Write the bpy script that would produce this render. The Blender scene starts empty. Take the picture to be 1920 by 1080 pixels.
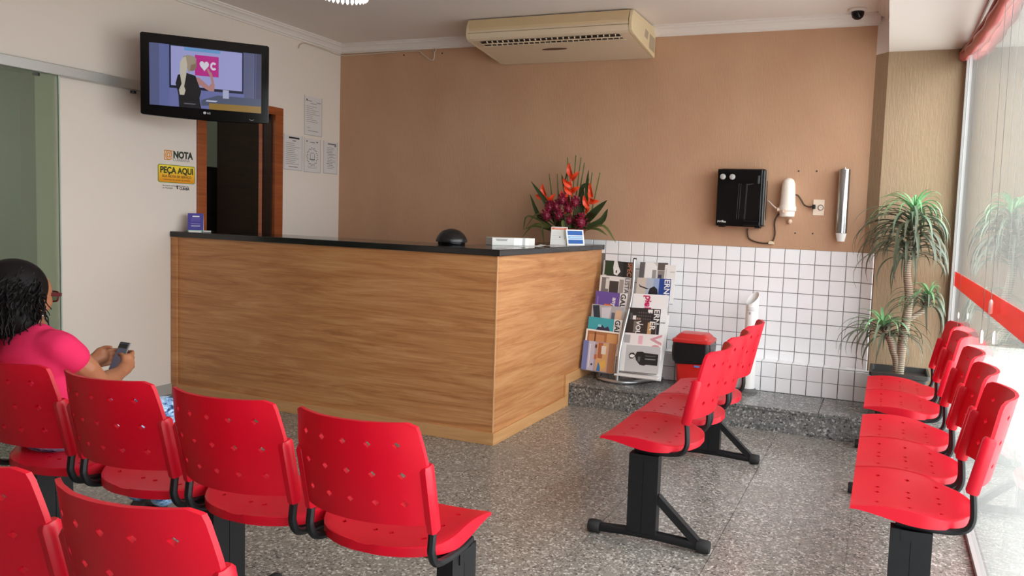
import bpy, bmesh, math, random
from mathutils import Vector, Matrix, Euler

# ------------------------------------------------------------------ camera, world, light, exposure
SC = bpy.context.scene
COL = SC.collection
R_ = ((0.93006356, 0.36539530, 0.03831512), (-0.06248158, 0.05454017, 0.99655478), (-0.36204672, 0.92925327, -0.07355630))
cd = bpy.data.cameras.new('camera'); cam = bpy.data.objects.new('camera', cd); COL.objects.link(cam)
cm = Matrix(((R_[0][0], R_[1][0], -R_[2][0], 4.8379), (R_[0][1], R_[1][1], -R_[2][1], -5.8394), (R_[0][2], R_[1][2], -R_[2][2], 1.3945), (0, 0, 0, 1)))
cam.matrix_world = cm
cd.sensor_fit = 'HORIZONTAL'; cd.sensor_width = 36.0; cd.lens = 36.0 * 1425.09 / 1920.0
cd.shift_x = -144.49 / 1920.0; cd.shift_y = -23.32 / 1920.0; cd.clip_start = 0.05; cd.clip_end = 200
SC.camera = cam

wd = bpy.data.worlds.new('sky'); SC.world = wd; wd.use_nodes = True
bgn = wd.node_tree.nodes['Background']; bgn.inputs[0].default_value = (0.93, 0.97, 1.0, 1); bgn.inputs[1].default_value = 6.0
def portal(name, loc, rot, sx, sy):
    l = bpy.data.lights.new(name, 'AREA'); l.shape = 'RECTANGLE'; l.size = sx; l.size_y = sy; l.cycles.is_portal = True
    o = bpy.data.objects.new(name, l); COL.objects.link(o); o.location = loc; o.rotation_euler = rot
portal('sky_portal', (5.40, -3.1, 1.32), (0, math.radians(90), 0), 2.6, 6.1)
vs = SC.view_settings
vs.view_transform = 'Standard'; vs.look = 'None'; vs.gamma = 1.0; vs.use_curve_mapping = False; vs.exposure = 0.30
SC.cycles.use_denoising = True
SC.cycles.max_bounces = 10; SC.cycles.diffuse_bounces = 5; SC.cycles.glossy_bounces = 4; SC.cycles.transparent_max_bounces = 16
SC.cycles.caustics_reflective = False; SC.cycles.caustics_refractive = False; SC.cycles.sample_clamp_indirect = 8.0

# ------------------------------------------------------------------ materials
MATS = {}
def srgb(r, g, b):
    f = lambda c: (c/255.0/12.92) if c/255.0 <= .04045 else ((c/255.0+.055)/1.055)**2.4
    return (f(r), f(g), f(b), 1.0)
def pm(name, col, rough=.5, metal=0.0, spec=.5, emit=None, es=0.0, coat=0.0, trans=0.0, alpha=1.0):
    if name in MATS: return MATS[name]
    m = bpy.data.materials.new(name); m.use_nodes = True
    b = m.node_tree.nodes['Principled BSDF']
    b.inputs['Base Color'].default_value = col if len(col) == 4 else (*col, 1)
    b.inputs['Roughness'].default_value = rough; b.inputs['Metallic'].default_value = metal
    b.inputs['Specular IOR Level'].default_value = spec
    b.inputs['Coat Weight'].default_value = coat; b.inputs['Coat Roughness'].default_value = .15
    b.inputs['Transmission Weight'].default_value = trans; b.inputs['Alpha'].default_value = alpha
    if emit: b.inputs['Emission Color'].default_value = emit if len(emit) == 4 else (*emit, 1); b.inputs['Emission Strength'].default_value = es
    m.diffuse_color = col if len(col) == 4 else (*col, 1)
    MATS[name] = m; return m
def N(m, typ, **kw):
    n = m.node_tree.nodes.new(typ)
    for k, v in kw.items(): setattr(n, k, v)
    return n
def L(m, a, b): m.node_tree.links.new(a, b)
def pos_vec(m, scale):
    g = N(m, 'ShaderNodeNewGeometry'); mp = N(m, 'ShaderNodeMapping'); mp.inputs['Scale'].default_value = scale
    L(m, g.outputs['Position'], mp.inputs['Vector']); return mp.outputs['Vector']
def obj_vec(m, scale):
    g = N(m, 'ShaderNodeTexCoord'); mp = N(m, 'ShaderNodeMapping'); mp.inputs['Scale'].default_value = scale
    L(m, g.outputs['Object'], mp.inputs['Vector']); return mp.outputs['Vector']
def noise(m, vec, scale, detail=4, rough=.5, dist=0.0):
    n = N(m, 'ShaderNodeTexNoise'); n.inputs['Scale'].default_value = scale; n.inputs['Detail'].default_value = detail
    n.inputs['Roughness'].default_value = rough; n.inputs['Distortion'].default_value = dist
    L(m, vec, n.inputs['Vector']); return n.outputs['Fac']
def ramp(m, fac, stops, interp='LINEAR'):
    r = N(m, 'ShaderNodeValToRGB'); r.color_ramp.interpolation = interp
    e = r.color_ramp.elements
    while len(e) < len(stops): e.new(0.5)
    for i, (p, c) in enumerate(stops): e[i].position = p; e[i].color = c if len(c) == 4 else (*c, 1)
    L(m, fac, r.inputs['Fac']); return r.outputs['Color']
def bump(m, h, strength=.2, dist=.01):
    b = m.node_tree.nodes['Principled BSDF']; n = N(m, 'ShaderNodeBump')
    n.inputs['Strength'].default_value = strength; n.inputs['Distance'].default_value = dist
    L(m, h, n.inputs['Height']); L(m, n.outputs['Normal'], b.inputs['Normal'])
def basecol(m, sock): L(m, sock, m.node_tree.nodes['Principled BSDF'].inputs['Base Color'])

def plaster(name, c0, c1, streak=.35):
    m = pm(name, c0, .85, spec=.2)
    f = noise(m, pos_vec(m, (1.1, 1.1, .8)), 1.6, 5, .55)
    basecol(m, ramp(m, f, [(.3, c0), (.7, c1)]))
    h = noise(m, pos_vec(m, (1, 1, .16)), 90, 3, .6)
    bump(m, h, streak, .006); return m
M_brown = plaster('brown_plaster', srgb(188, 146, 117), srgb(197, 158, 128))
M_col = plaster('column_plaster', srgb(164, 138, 112), srgb(174, 150, 122), .7)
M_white = pm('white_paint', srgb(228, 216, 206), .8, spec=.2)
bump(M_white, noise(M_white, pos_vec(M_white, (1, 1, 1)), 35, 3), .05, .004)
M_ceil = pm('ceiling_paint', srgb(236, 228, 222), .9, spec=.1)
bump(M_ceil, noise(M_ceil, pos_vec(M_ceil, (1, 1, 1)), 6, 4), .08, .01)
M_crown = pm('crown_plaster', srgb(232, 224, 218), .75, spec=.2)
def granite(name, lo, mid, hi, sc=1.0, rough=.22):
    m = pm(name, mid, rough, spec=.5)
    v = pos_vec(m, (1, 1, 1))
    a = noise(m, v, 120*sc, 3, .7)
    vo = N(m, 'ShaderNodeTexVoronoi'); vo.inputs['Scale'].default_value = 105*sc; L(m, v, vo.inputs['Vector'])
    mx = N(m, 'ShaderNodeMix'); mx.inputs['Factor'].default_value = .42
    sep = N(m, 'ShaderNodeSeparateColor'); L(m, vo.outputs['Color'], sep.inputs['Color'])
    L(m, a, mx.inputs['A']); L(m, sep.outputs['Red'], mx.inputs['B'])
    basecol(m, ramp(m, mx.outputs['Result'], [(.22, lo), (.42, mid), (.60, mid), (.78, hi)]))
    r2 = ramp(m, noise(m, pos_vec(m, (1, 1, 1)), 2.0, 4), [(.3, (rough*.75,)*3), (.75, (rough*1.5,)*3)])
    L(m, r2, m.node_tree.nodes['Principled BSDF'].inputs['Roughness']); return m
M_gran = granite('floor_granite', srgb(46, 44, 42), srgb(132, 127, 120), srgb(218, 213, 204))
M_gran2 = granite('step_granite', srgb(38, 38, 38), srgb(112, 112, 110), srgb(196, 196, 194), .85, .2)
M_joint = pm('dark_joint', srgb(60, 56, 52), .9)
def wood(name, dark, mid, lite, rough=.42):
    m = pm(name, mid, rough, spec=.4)
    v = pos_vec(m, (.55, .55, 7.0))
    f1 = noise(m, v, 2.2, 6, .62, 1.6)
    f2 = noise(m, pos_vec(m, (1.6, 1.6, 70)), 2.2, 3, .6)
    mx = N(m, 'ShaderNodeMix'); mx.inputs['Factor'].default_value = .30
    L(m, f1, mx.inputs['A']); L(m, f2, mx.inputs['B'])
    basecol(m, ramp(m, mx.outputs['Result'], [(.30, dark), (.47, mid), (.66, lite)])); return m
M_wood = wood('counter_laminate', srgb(154, 98, 56), srgb(184, 126, 78), srgb(204, 152, 102))
M_trimwood = wood('counter_trim_laminate', srgb(184, 134, 84), srgb(196, 146, 96), srgb(206, 158, 108))
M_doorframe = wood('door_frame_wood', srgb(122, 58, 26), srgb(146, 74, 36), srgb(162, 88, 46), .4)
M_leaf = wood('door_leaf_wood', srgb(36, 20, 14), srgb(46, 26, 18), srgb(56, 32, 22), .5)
M_slab = pm('black_countertop', srgb(26, 25, 25), .14, spec=.5)
M_tile = pm('white_tile', srgb(247, 247, 249), .12, spec=.5)
M_grout = pm('grout', srgb(128, 124, 122), .9)
M_alu = pm('aluminium', srgb(196, 196, 194), .35, .7)
M_frame = pm('window_frame_metal', srgb(186, 184, 182), .4, .3)
M_black = pm('black_plastic', srgb(18, 18, 20), .35)
M_gloss = pm('gloss_black', srgb(9, 9, 11), .12, spec=.35)
M_bmetal = pm('black_metal', srgb(24, 25, 28), .38, .2)
M_rubber = pm('rubber', srgb(26, 26, 26), .7)
M_chrome = pm('chrome', srgb(176, 176, 176), .2, 1.0)
M_silver = pm('silver_tube', srgb(178, 180, 182), .3, .8)
M_paper = pm('white_paper', srgb(238, 236, 232), .7)
M_ink = pm('dark_ink', srgb(40, 40, 44), .8)
M_grey = pm('grey_ink', srgb(150, 148, 146), .8)
def col(r, g, b, rough=.55): return pm('paint_%d_%d_%d_%d' % (r, g, b, int(rough*100)), srgb(r, g, b), rough)

def glass(name, tint, ior=1.45):
    if name in MATS: return MATS[name]
    m = bpy.data.materials.new(name); m.use_nodes = True; nt = m.node_tree
    for n in list(nt.nodes): nt.nodes.remove(n)
    o = N(m, 'ShaderNodeOutputMaterial'); t = N(m, 'ShaderNodeBsdfTransparent'); t.inputs[0].default_value = (*tint, 1)
    g = N(m, 'ShaderNodeBsdfGlossy'); g.inputs['Roughness'].default_value = 0.0
    f = N(m, 'ShaderNodeFresnel'); ge = N(m, 'ShaderNodeNewGeometry')
    mr = N(m, 'ShaderNodeMapRange'); mr.inputs['To Min'].default_value = ior; mr.inputs['To Max'].default_value = 1/ior   # same index on both faces of the thin pane
    L(m, ge.outputs['Backfacing'], mr.inputs['Value']); L(m, mr.outputs['Result'], f.inputs['IOR'])
    mx = N(m, 'ShaderNodeMixShader'); L(m, f.outputs[0], mx.inputs[0]); L(m, t.outputs[0], mx.inputs[1]); L(m, g.outputs[0], mx.inputs[2])
    L(m, mx.outputs[0], o.inputs[0]); MATS[name] = m; return m
M_glass = glass('window_glass', (.97, .985, .98))
def frosted(name, c, mix):
    m = bpy.data.materials.new(name); m.use_nodes = True; nt = m.node_tree
    for n in list(nt.nodes): nt.nodes.remove(n)
    o = N(m, 'ShaderNodeOutputMaterial'); t = N(m, 'ShaderNodeBsdfTransparent'); t.inputs[0].default_value = (.82, .88, .80, 1)
    p = N(m, 'ShaderNodeBsdfPrincipled'); p.inputs['Base Color'].default_value = c; p.inputs['Roughness'].default_value = .25
    mx = N(m, 'ShaderNodeMixShader'); mx.inputs[0].default_value = mix
    L(m, t.outputs[0], mx.inputs[1]); L(m, p.outputs[0], mx.inputs[2]); L(m, mx.outputs[0], o.inputs[0]); MATS[name] = m; return m
M_green = frosted('green_frosted_glass', srgb(150, 156, 140), .28)

# ------------------------------------------------------------------ mesh helpers
class MB:
    def __init__(s): s.v = []; s.f = []; s.m = []
    def add(s, vs_, fs, mi=0):
        b = len(s.v); s.v += [Vector(p) for p in vs_]
        for f in fs: s.f.append([b+i for i in f]); s.m.append(mi)
        return s
    def box(s, a, b, mi=0):
        x0, x1 = sorted((a[0], b[0])); y0, y1 = sorted((a[1], b[1])); z0, z1 = sorted((a[2], b[2]))
        return s.add([(x0,y0,z0),(x1,y0,z0),(x1,y1,z0),(x0,y1,z0),(x0,y0,z1),(x1,y0,z1),(x1,y1,z1),(x0,y1,z1)],
            [(0,3,2,1),(4,5,6,7),(0,1,5,4),(1,2,6,5),(2,3,7,6),(3,0,4,7)], mi)
    def obox(s, o, ax, ay, az, mi=0):   # centre + three half-axis vectors
        o, ax, ay, az = map(Vector, (o, ax, ay, az))
        if ax.cross(ay).dot(az) < 0: az = -az
        return s.add([o-ax-ay-az,o+ax-ay-az,o+ax+ay-az,o-ax+ay-az,o-ax-ay+az,o+ax-ay+az,o+ax+ay+az,o-ax+ay+az],
            [(0,3,2,1),(4,5,6,7),(0,1,5,4),(1,2,6,5),(2,3,7,6),(3,0,4,7)], mi)
    def tube(s, path, r, n=10, mi=0, cap=True):
        P = [Vector(p) for p in path]; rs = r if isinstance(r, (list, tuple)) else [r]*len(P)
        T = []
        for i in range(len(P)):
            t = (P[min(i+1, len(P)-1)] - P[max(i-1, 0)]); T.append(t.normalized() if t.length > 1e-9 else Vector((0,0,1)))
        up = Vector((0,0,1)) if abs(T[0].z) < .9 else Vector((1,0,0))
        nrm = (up - T[0]*up.dot(T[0])).normalized(); vs_ = []
        for i, p in enumerate(P):
            nrm = (nrm - T[i]*nrm.dot(T[i])); nrm = nrm.normalized() if nrm.length > 1e-6 else T[i].orthogonal().normalized()
            bi = T[i].cross(nrm)
            for k in range(n):
                a = 2*math.pi*k/n; vs_.append(p + (nrm*math.cos(a) + bi*math.sin(a))*rs[i])
        fs = []
        for i in range(len(P)-1):
            for k in range(n): a = i*n+k; b = i*n+(k+1) % n; fs.append((a, b, b+n, a+n))
        if cap: fs.append(tuple(reversed(range(n)))); fs.append(tuple(range((len(P)-1)*n, len(P)*n)))
        return s.add(vs_, fs, mi)
    def lathe(s, prof, c=(0,0,0), n=24, mi=0, sx=1.0, sy=1.0, cap=True):
        c = Vector(c); vs_ = []
        for r, z in prof:
            for k in range(n): a = 2*math.pi*k/n; vs_.append(c + Vector((r*sx*math.cos(a), r*sy*math.sin(a), z)))
        fs = []
        for i in range(len(prof)-1):
            for k in range(n): a = i*n+k; b = i*n+(k+1) % n; fs.append((a, b, b+n, a+n))
        if cap: fs.append(tuple(reversed(range(n)))); fs.append(tuple(range((len(prof)-1)*n, len(prof)*n)))
        return s.add(vs_, fs, mi)
    def sphere(s, c, r, n=12, m=8, mi=0):
        rx, ry, rz = r if isinstance(r, (list, tuple)) else (r, r, r)
        c = Vector(c); vs_ = [c+Vector((0,0,rz))]
        for i in range(1, m):
            t = math.pi*i/m
            for k in range(n): a = 2*math.pi*k/n; vs_.append(c + Vector((rx*math.sin(t)*math.cos(a), ry*math.sin(t)*math.sin(a), rz*math.cos(t))))
        vs_.append(c-Vector((0,0,rz))); fs = []
        for k in range(n): fs.append((0, 1+k, 1+(k+1) % n))
        for i in range(m-2):
            for k in range(n): a = 1+i*n+k; b = 1+i*n+(k+1) % n; fs.append((a, a+n, b+n, b))
        e = len(vs_)-1; q = 1+(m-2)*n
        for k in range(n): fs.append((e, q+(k+1) % n, q+k))
        return s.add(vs_, fs, mi)
    def prism(s, poly, o, ax, ay, az, mi=0, side=None):   # 2-D polygon in the (ax, ay) plane at o, extruded by az
        o, ax, ay, az = map(Vector, (o, ax, ay, az)); n = len(poly)
        if sum(poly[i][0]*poly[(i+1) % n][1]-poly[(i+1) % n][0]*poly[i][1] for i in range(n)) < 0: poly = poly[::-1]
        a = [o+ax*p[0]+ay*p[1] for p in poly]; b = [p+az for p in a]
        fl = ax.cross(ay).dot(az) < 0
        fs = [tuple(range(n, 2*n)), tuple(reversed(range(n)))] + [(i, (i+1) % n, n+(i+1) % n, n+i) for i in range(n)]
        if fl: fs = [tuple(reversed(f)) for f in fs]
        return s.add(a+b, fs, mi)
    def poly(s, pts, mi=0): return s.add(pts, [tuple(range(len(pts)))], mi)
    def mesh(s, name, mats, smooth=None):
        me = bpy.data.meshes.new(name); me.from_pydata([tuple(p) for p in s.v], [], s.f)
        mats = mats if isinstance(mats, (list, tuple)) else [mats]
        for m in mats: me.materials.append(m)
        me.polygons.foreach_set('material_index', s.m)
        if smooth:
            me.polygons.foreach_set('use_smooth', [True]*len(me.polygons)); me.set_sharp_from_angle(angle=math.radians(smooth))
        me.update(); return me
def origin(o):
    p = Vector((0,0,0))
    while o: p += o.location; o = o.parent
    return p
def link(name, me, parent=None, loc=(0,0,0)):
    o = bpy.data.objects.new(name, me); COL.objects.link(o); o.location = loc
    if parent: o.parent = parent
    return o
def put(name, mb, mats, parent=None, smooth=None, bevel=0, base=None, local=False, seg=2):
    """links mb (world coordinates unless local) as ONE mesh object"""
    if base is None:
        if parent or local: base = (0,0,0)
        else:
            lo = [min(p[i] for p in mb.v) for i in range(3)]; hi = [max(p[i] for p in mb.v) for i in range(3)]
            base = ((lo[0]+hi[0])/2, (lo[1]+hi[1])/2, lo[2])
    if not local:
        off = origin(parent) + Vector(base) if parent else Vector(base)
        mb.v = [p-off for p in mb.v]
    o = link(name, mb.mesh(name, mats, smooth), parent, base)
    if bevel:
        b = o.modifiers.new('bevel', 'BEVEL'); b.width = bevel; b.segments = seg; b.limit_method = 'ANGLE'; b.angle_limit = math.radians(40)
    return o
def tag(o, label=None, cat=None, group=None, kind=None):
    if label: o['label'] = label
    if cat: o['category'] = cat
    if group: o['group'] = group
    if kind: o['kind'] = kind
    return o
def thing(name, loc, label, cat, group=None, rotz=0):
    o = bpy.data.objects.new(name, None); COL.objects.link(o); o.location = loc; o.rotation_euler = (0,0,rotz); o.empty_display_size = .1
    return tag(o, label, cat, group)
def text(name, s, size, loc, ax, ay, mat, parent=None, bold=0.0, align='LEFT', ext=.0004, sx=1.0):
    cu = bpy.data.curves.new(name, 'FONT'); cu.body = s; cu.size = size; cu.extrude = ext; cu.align_x = align; cu.offset = bold; cu.resolution_u = 3
    t_ = bpy.data.objects.new(name, cu); me = bpy.data.meshes.new_from_object(t_); bpy.data.objects.remove(t_); bpy.data.curves.remove(cu)
    me.name = name; me.materials.clear(); me.materials.append(mat); o = bpy.data.objects.new(name, me); COL.objects.link(o)
    ax = Vector(ax).normalized(); ay = Vector(ay).normalized(); az = ax.cross(ay)
    p = Vector(loc) - (origin(parent) if parent else Vector((0,0,0)))
    o.matrix_world = Matrix(((ax.x*sx, ay.x, az.x, p.x), (ax.y*sx, ay.y, az.y, p.y), (ax.z*sx, ay.z, az.z, p.z), (0,0,0,1)))
    if parent: o.parent = parent
    return o
def bez(p0, p1, p2, n=10):
    p0, p1, p2 = Vector(p0), Vector(p1), Vector(p2)
    return [p0*(1-t)**2 + p1*2*t*(1-t) + p2*t*t for t in [i/n for i in range(n+1)]]
def spline(pts, n=6):
    P = [Vector(p) for p in pts]; P = [P[0]*2-P[1]] + P + [P[-1]*2-P[-2]]; out = []
    for i in range(1, len(P)-2):
        for k in range(n):
            t = k/n; a, b, c, d = P[i-1:i+3]
            out.append(.5*((2*b) + (c-a)*t + (2*a-5*b+4*c-d)*t*t + (3*b-a-3*c+d)*t**3))
    out.append(P[-2]); return out
# ------------------------------------------------------------------ the setting
W = 5.28; H = 2.915; YF = -8.7
SOFF = 2.635; X0 = 2.7004; ZT = 1.2322; T = .11; ST = .1664; SY = -.6368; PD = .125
floor = put('floor', MB().box((-2.6, YF, -.12), (W+.02, 0.1, -.0035)), M_joint); tag(floor, kind='structure')
sl = MB().box((-.266, -.534, -.0035), (.266, .534, 0)).mesh('floor_slab', M_gran)
for k in range(0, 10):
    xa = 4.76 - .535*k + .2675
    if k % 2: link('floor_slab', sl, floor, Vector((xa, SY-.2675+.012, 0)) - floor.location).scale = (1, .5, 1)
    y = SY + .012 - (.535 if k % 2 else 0) - .535
    while y > YF:
        o = link('floor_slab', sl, floor, Vector((xa, y, 0)) - floor.location); y -= 1.07
        if k == 0: o.scale = (.97, 1, 1); o.location.x -= .012
put('ceiling', MB().box((-.15, YF, H), (W+.1, .15, H+.12)), M_ceil)['kind'] = 'structure'
wb = put('wall_back', MB().box((-.15, 0, -.1), (W+.02, .15, H)), M_brown); tag(wb, kind='structure')
# left wall with a doorway (y -1.527..-0.813) and the opening behind the sliding glass (y < -2.741)
DY0, DY1, DZ = -1.527, -.813, 2.165
wl = put('wall_left', MB().box((-.14, DY1, -.1), (0, 0, H)).box((-.14, DY0, DZ), (0, DY1, H)).box((-.14, -2.741, -.1), (0, DY0, H))
         .box((-.14, -4.9, 2.15), (0, -2.741, H)).box((-.14, YF, -.1), (0, -4.9, H)), M_white); tag(wl, kind='structure')
wf = put('wall_front', MB().box((-.15, YF-.15, -.1), (W+.1, YF, H)), M_white); tag(wf, kind='structure')
# column in the back right corner (chamfered) and the beam over the window
cl = put('column', MB().prism([(4.683, 0.0), (4.768, -.085), (W+.02, -.085), (W+.02, 0.0)], (0,0,0), (1,0,0), (0,1,0), (0,0,SOFF)), M_col); tag(cl, kind='structure')
put('trim_6', MB().prism([(4.683, 0.0), (4.768, -.085), (4.768, YF), (W+.1, YF), (W+.1, 0)], (0,0,SOFF), (1,0,0), (0,1,0), (0,0,H-SOFF)), M_ceil)['kind'] = 'structure'
# crown mouldings
def crown(name, p0, p1, inw):
    p0, p1, inw = Vector(p0), Vector(p1), Vector(inw)
    prof = [(0,-.075),(.014,-.075),(.014,-.066),(.026,-.060),(.034,-.046),(.050,-.030),(.068,-.022),(.072,-.012),(.085,-.010),(.085,0),(0,0)]
    o = put(name, MB().prism(prof, p0, inw, (0,0,1), p1-p0), M_crown); tag(o, kind='structure'); return o
crown('trim_1', (0, 0, H), (4.70, 0, H), (0,-1,0))
crown('trim_2', (0, 0, H), (0, YF, H), (1,0,0))
crown('trim_3', (4.768, -.05, H), (4.768, YF, H), (-1,0,0))
# white wall tiles: upper field flush with the wall, lower two rows on a plinth
gr = put('tile_bed', MB().box((2.46, -.004, ST), (4.683, 0, ZT)).box((2.70, -PD+.004, 0), (4.79, 0, ST+.218)).box((2.70, -PD+.002, ST+.216), (4.79, 0, ST+.219)), M_grout, wb)
def tile_mesh(w, h, d=.007, b=.0025):
    mb = MB(); x, z = w/2, h/2
    mb.add([(-x,0,-z),(x,0,-z),(x,0,z),(-x,0,z),(-x+b,-d,-z+b),(x-b,-d,-z+b),(x-b,-d,z-b),(-x+b,-d,z-b)], [(4,5,6,7),(0,1,5,4),(1,2,6,5),(2,3,7,6),(3,0,4,7)])
    return mb.mesh('tile', M_tile)
tm = tile_mesh(T-.004, T-.004)
def tile(x, y, z, rz=0, me=None):
    o = link('tile', me or tm, wb, Vector((x, y, z)) - wb.location); o.rotation_euler = (0,0,rz); return o
for j in range(8):
    for i in range(-2, 18):
        if i < 0 and j > 0: continue
        tile(X0+(i+.5)*T, -.004, ZT-(j+.5)*T)
    tile(4.683+.0425-.003, -.0425-.003, ZT-(j+.5)*T, -math.pi/4)
for j in range(2):
    for i in range(0, 19): tile(X0+(i+.5)*T, -PD, ST+(j+.5)*T*.985)
lm = MB().box((-.053, -.06, -.004), (.053, .055, .004)).mesh('ledge_tile', M_tile)
for i in range(0, 19): link('tile', lm, wb, Vector((X0+(i+.5)*T, -.063, ST+.2205)) - wb.location)
# screw holes and rub marks left where fittings were taken off the wall
for n, (xa, za, xb, zb, xs, zs, zh) in enumerate(((4.196, 1.811, 4.325, 1.812, 4.262, 1.806, .02), (4.196, 1.352, 4.322, 1.354, 4.262, 1.335, .045))):
    for x, z in ((xa, za), (xb, zb)): put('screw_hole', MB().lathe([(.006, 0), (.006, .003)], (0,0,0), 10).box((-.001,-.001,.003),(.001,.001,.0035)), M_ink, wb, local=True, base=Vector((x, 0, z))-wb.location).rotation_euler = (math.pi/2, 0, 0)
for xx, zz in ((.70, 2.80), (1.10, 2.80), (4.12, 1.74)):
    put('screw_hole', MB().lathe([(.007, 0), (.007, .003)], (0,0,0), 10), M_ink, wb, local=True, base=Vector((xx, 0, zz))-wb.location).rotation_euler = (math.pi/2, 0, 0)
# granite step along the back wall
st = thing('floor_step', (4.0, -.33, 0), None, None); st['kind'] = 'structure'
put('riser', MB().box((2.68, SY+.012, 0), (W, -.02, ST-.022)), M_gran2, st)
for a, b in ((2.68, 3.58), (3.583, 4.48), (4.483, W)): put('tread', MB().box((a, SY, ST-.022), (b, -.02, ST)), M_gran2, st, bevel=.003)
# skirting on the left wall
bb = put('baseboard_left', MB().box((0, -2.741, 0), (.012, DY0-.06, .075)), col(168, 164, 158)); tag(bb, kind='structure')

# sliding frosted glass door on a wall rail
d1 = thing('door_1', (0, -3.3, 0), None, None); d1['kind'] = 'structure'
put('glass_pane', MB().box((.035, -4.6, .012), (.045, -2.63, 2.155)), M_green, d1)
put('pane_edge', MB().box((.034, -2.63, .012), (.046, -2.622, 2.155)), col(176, 190, 178), d1)
put('rail', MB().box((0, -4.8, 2.15), (.055, -2.02, 2.215)), M_alu, d1, bevel=.004)
put('rail_stop', MB().box((.005, -2.02, 2.12), (.06, -1.985, 2.235)), M_black, d1, bevel=.003)
for y in (-2.12, -2.75, -3.9): put('roller', MB().lathe([(.018, -.008), (.018, .008)], (.03, y, 2.135), 14), M_black, d1)
# doorway with a wooden frame; leaf stands open into the dark room behind
d2 = thing('door_2', (0, -1.17, 0), None, None); d2['kind'] = 'structure'
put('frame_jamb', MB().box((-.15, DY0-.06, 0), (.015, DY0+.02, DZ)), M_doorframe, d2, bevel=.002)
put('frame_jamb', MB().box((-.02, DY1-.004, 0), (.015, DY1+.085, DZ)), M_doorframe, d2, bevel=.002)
put('shaded_jamb', MB().box((-.15, DY1-.02, 0), (-.02, DY1+.02, DZ)), M_leaf, d2)  # inner face of the jamb, its shade put in as dark leaf wood colour
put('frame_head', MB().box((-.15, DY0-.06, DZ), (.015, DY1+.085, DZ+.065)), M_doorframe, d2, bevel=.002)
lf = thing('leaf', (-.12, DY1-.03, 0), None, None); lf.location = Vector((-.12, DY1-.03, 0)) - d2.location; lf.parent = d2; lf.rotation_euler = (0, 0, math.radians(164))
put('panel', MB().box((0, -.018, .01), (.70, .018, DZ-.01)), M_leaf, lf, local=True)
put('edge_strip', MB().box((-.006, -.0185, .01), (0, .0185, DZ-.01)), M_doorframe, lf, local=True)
for z in (1.88, .4): put('hinge', MB().box((-.014, -.03, z-.05), (.004, -.016, z+.05)).tube([(-.012, -.026, z-.05), (-.012, -.026, z+.05)], .007, 8), M_chrome, lf, local=True)
# the dark room behind the left wall
put('wall_behind', MB().box((-2.7, -5.2, -.1), (-2.6, .1, H)).box((-2.6, 0.02, -.1), (-.14, .12, H)).box((-2.6, -5.2, -.1), (-.14, -5.1, H)), col(176, 186, 172))['kind'] = 'structure'
put('ceiling_behind', MB().box((-2.6, -5.2, 2.7), (-.14, .1, 2.8)), M_ceil)['kind'] = 'structure'
rl = thing('added_lamp', (-1.3, -2.6, 2.6), 'small unseen ceiling lamp added to light the room behind the frosted glass', 'lamp')
put('added_lamp_body', MB().lathe([(.10, 2.64), (.12, 2.66), (.12, 2.7)], (-1.3, -2.6, 0), 20), pm('added_lamp_glow', srgb(255, 244, 226), .5, emit=(1, .93, .82), es=2.0), rl)
_l = bpy.data.lights.new('added_lamp_bulb', 'POINT'); _l.energy = 11; _l.color = (1, .93, .82); _l.shadow_soft_size = .1  # unseen lamp added to brighten the room behind the frosted pane
_o = bpy.data.objects.new('added_lamp_bulb', _l); COL.objects.link(_o); _o.parent = rl; _o.location = (0, 0, -.05)
cb = thing('filing_cabinet', (-1.55, -.45, 0), 'dark tall cabinet standing in the dimly lit room behind the doorway', 'cabinet')
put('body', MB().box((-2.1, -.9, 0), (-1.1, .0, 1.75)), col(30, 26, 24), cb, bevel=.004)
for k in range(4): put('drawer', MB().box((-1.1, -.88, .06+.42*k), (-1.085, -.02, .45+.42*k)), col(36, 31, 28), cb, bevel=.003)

# window wall on the right
def window(name, y0, y1):
    w = thing(name, (W, (y0+y1)/2, 0), None, None); w['kind'] = 'structure'
    put('glass_pane', MB().box((W-.004, y1, .03), (W+.004, y0, SOFF-.03)), M_glass, w)
    put('frame_rail', MB().box((W-.022, y1, 0), (W+.022, y0, .03)), M_frame, w)
    put('frame_rail', MB().box((W-.022, y1, SOFF-.03), (W+.022, y0, SOFF)), M_frame, w)
    return w
w1 = window('window_1', -.085, -2.9); window('window_2', -2.9, -6.2)
put('wall_right', MB().box((W-.02, YF, -.1), (W+.1, -6.2, H)), M_white)['kind'] = 'structure'
put('frame_stile', MB().box((W-.022, -.125, .03), (W+.022, -.085, SOFF-.03)).box((W-.012, -.21, .03), (W+.012, -.185, SOFF-.03)), M_frame, w1)
put('frame_stile', MB().box((W-.012, -6.2, .03), (W+.012, -6.175, SOFF-.03)), M_frame, w1)
M_redfilm = frosted('red_film', srgb(236, 48, 34), .42)
MATS['red_film'].node_tree.nodes['Transparent BSDF'].inputs[0].default_value = (1.0, .30, .24, 1)
put('red_stripe', MB().box((W-.0065, -6.17, 1.045), (W-.0045, -.215, 1.142)), M_redfilm, w1)
# outside: pale pavement and the pale wall across the street
put('ground', MB().box((W+.03, -40, -.25), (60, 40, -.02)).box((-40, -60, -.25), (W+.03, YF-.16, -.02)), col(205, 205, 200, .9))['kind'] = 'structure'
put('wall_outside', MB().box((W+.4, 5.0, -.1), (16, 5.4, 7)), col(136, 134, 130, .9))['kind'] = 'structure'
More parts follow.
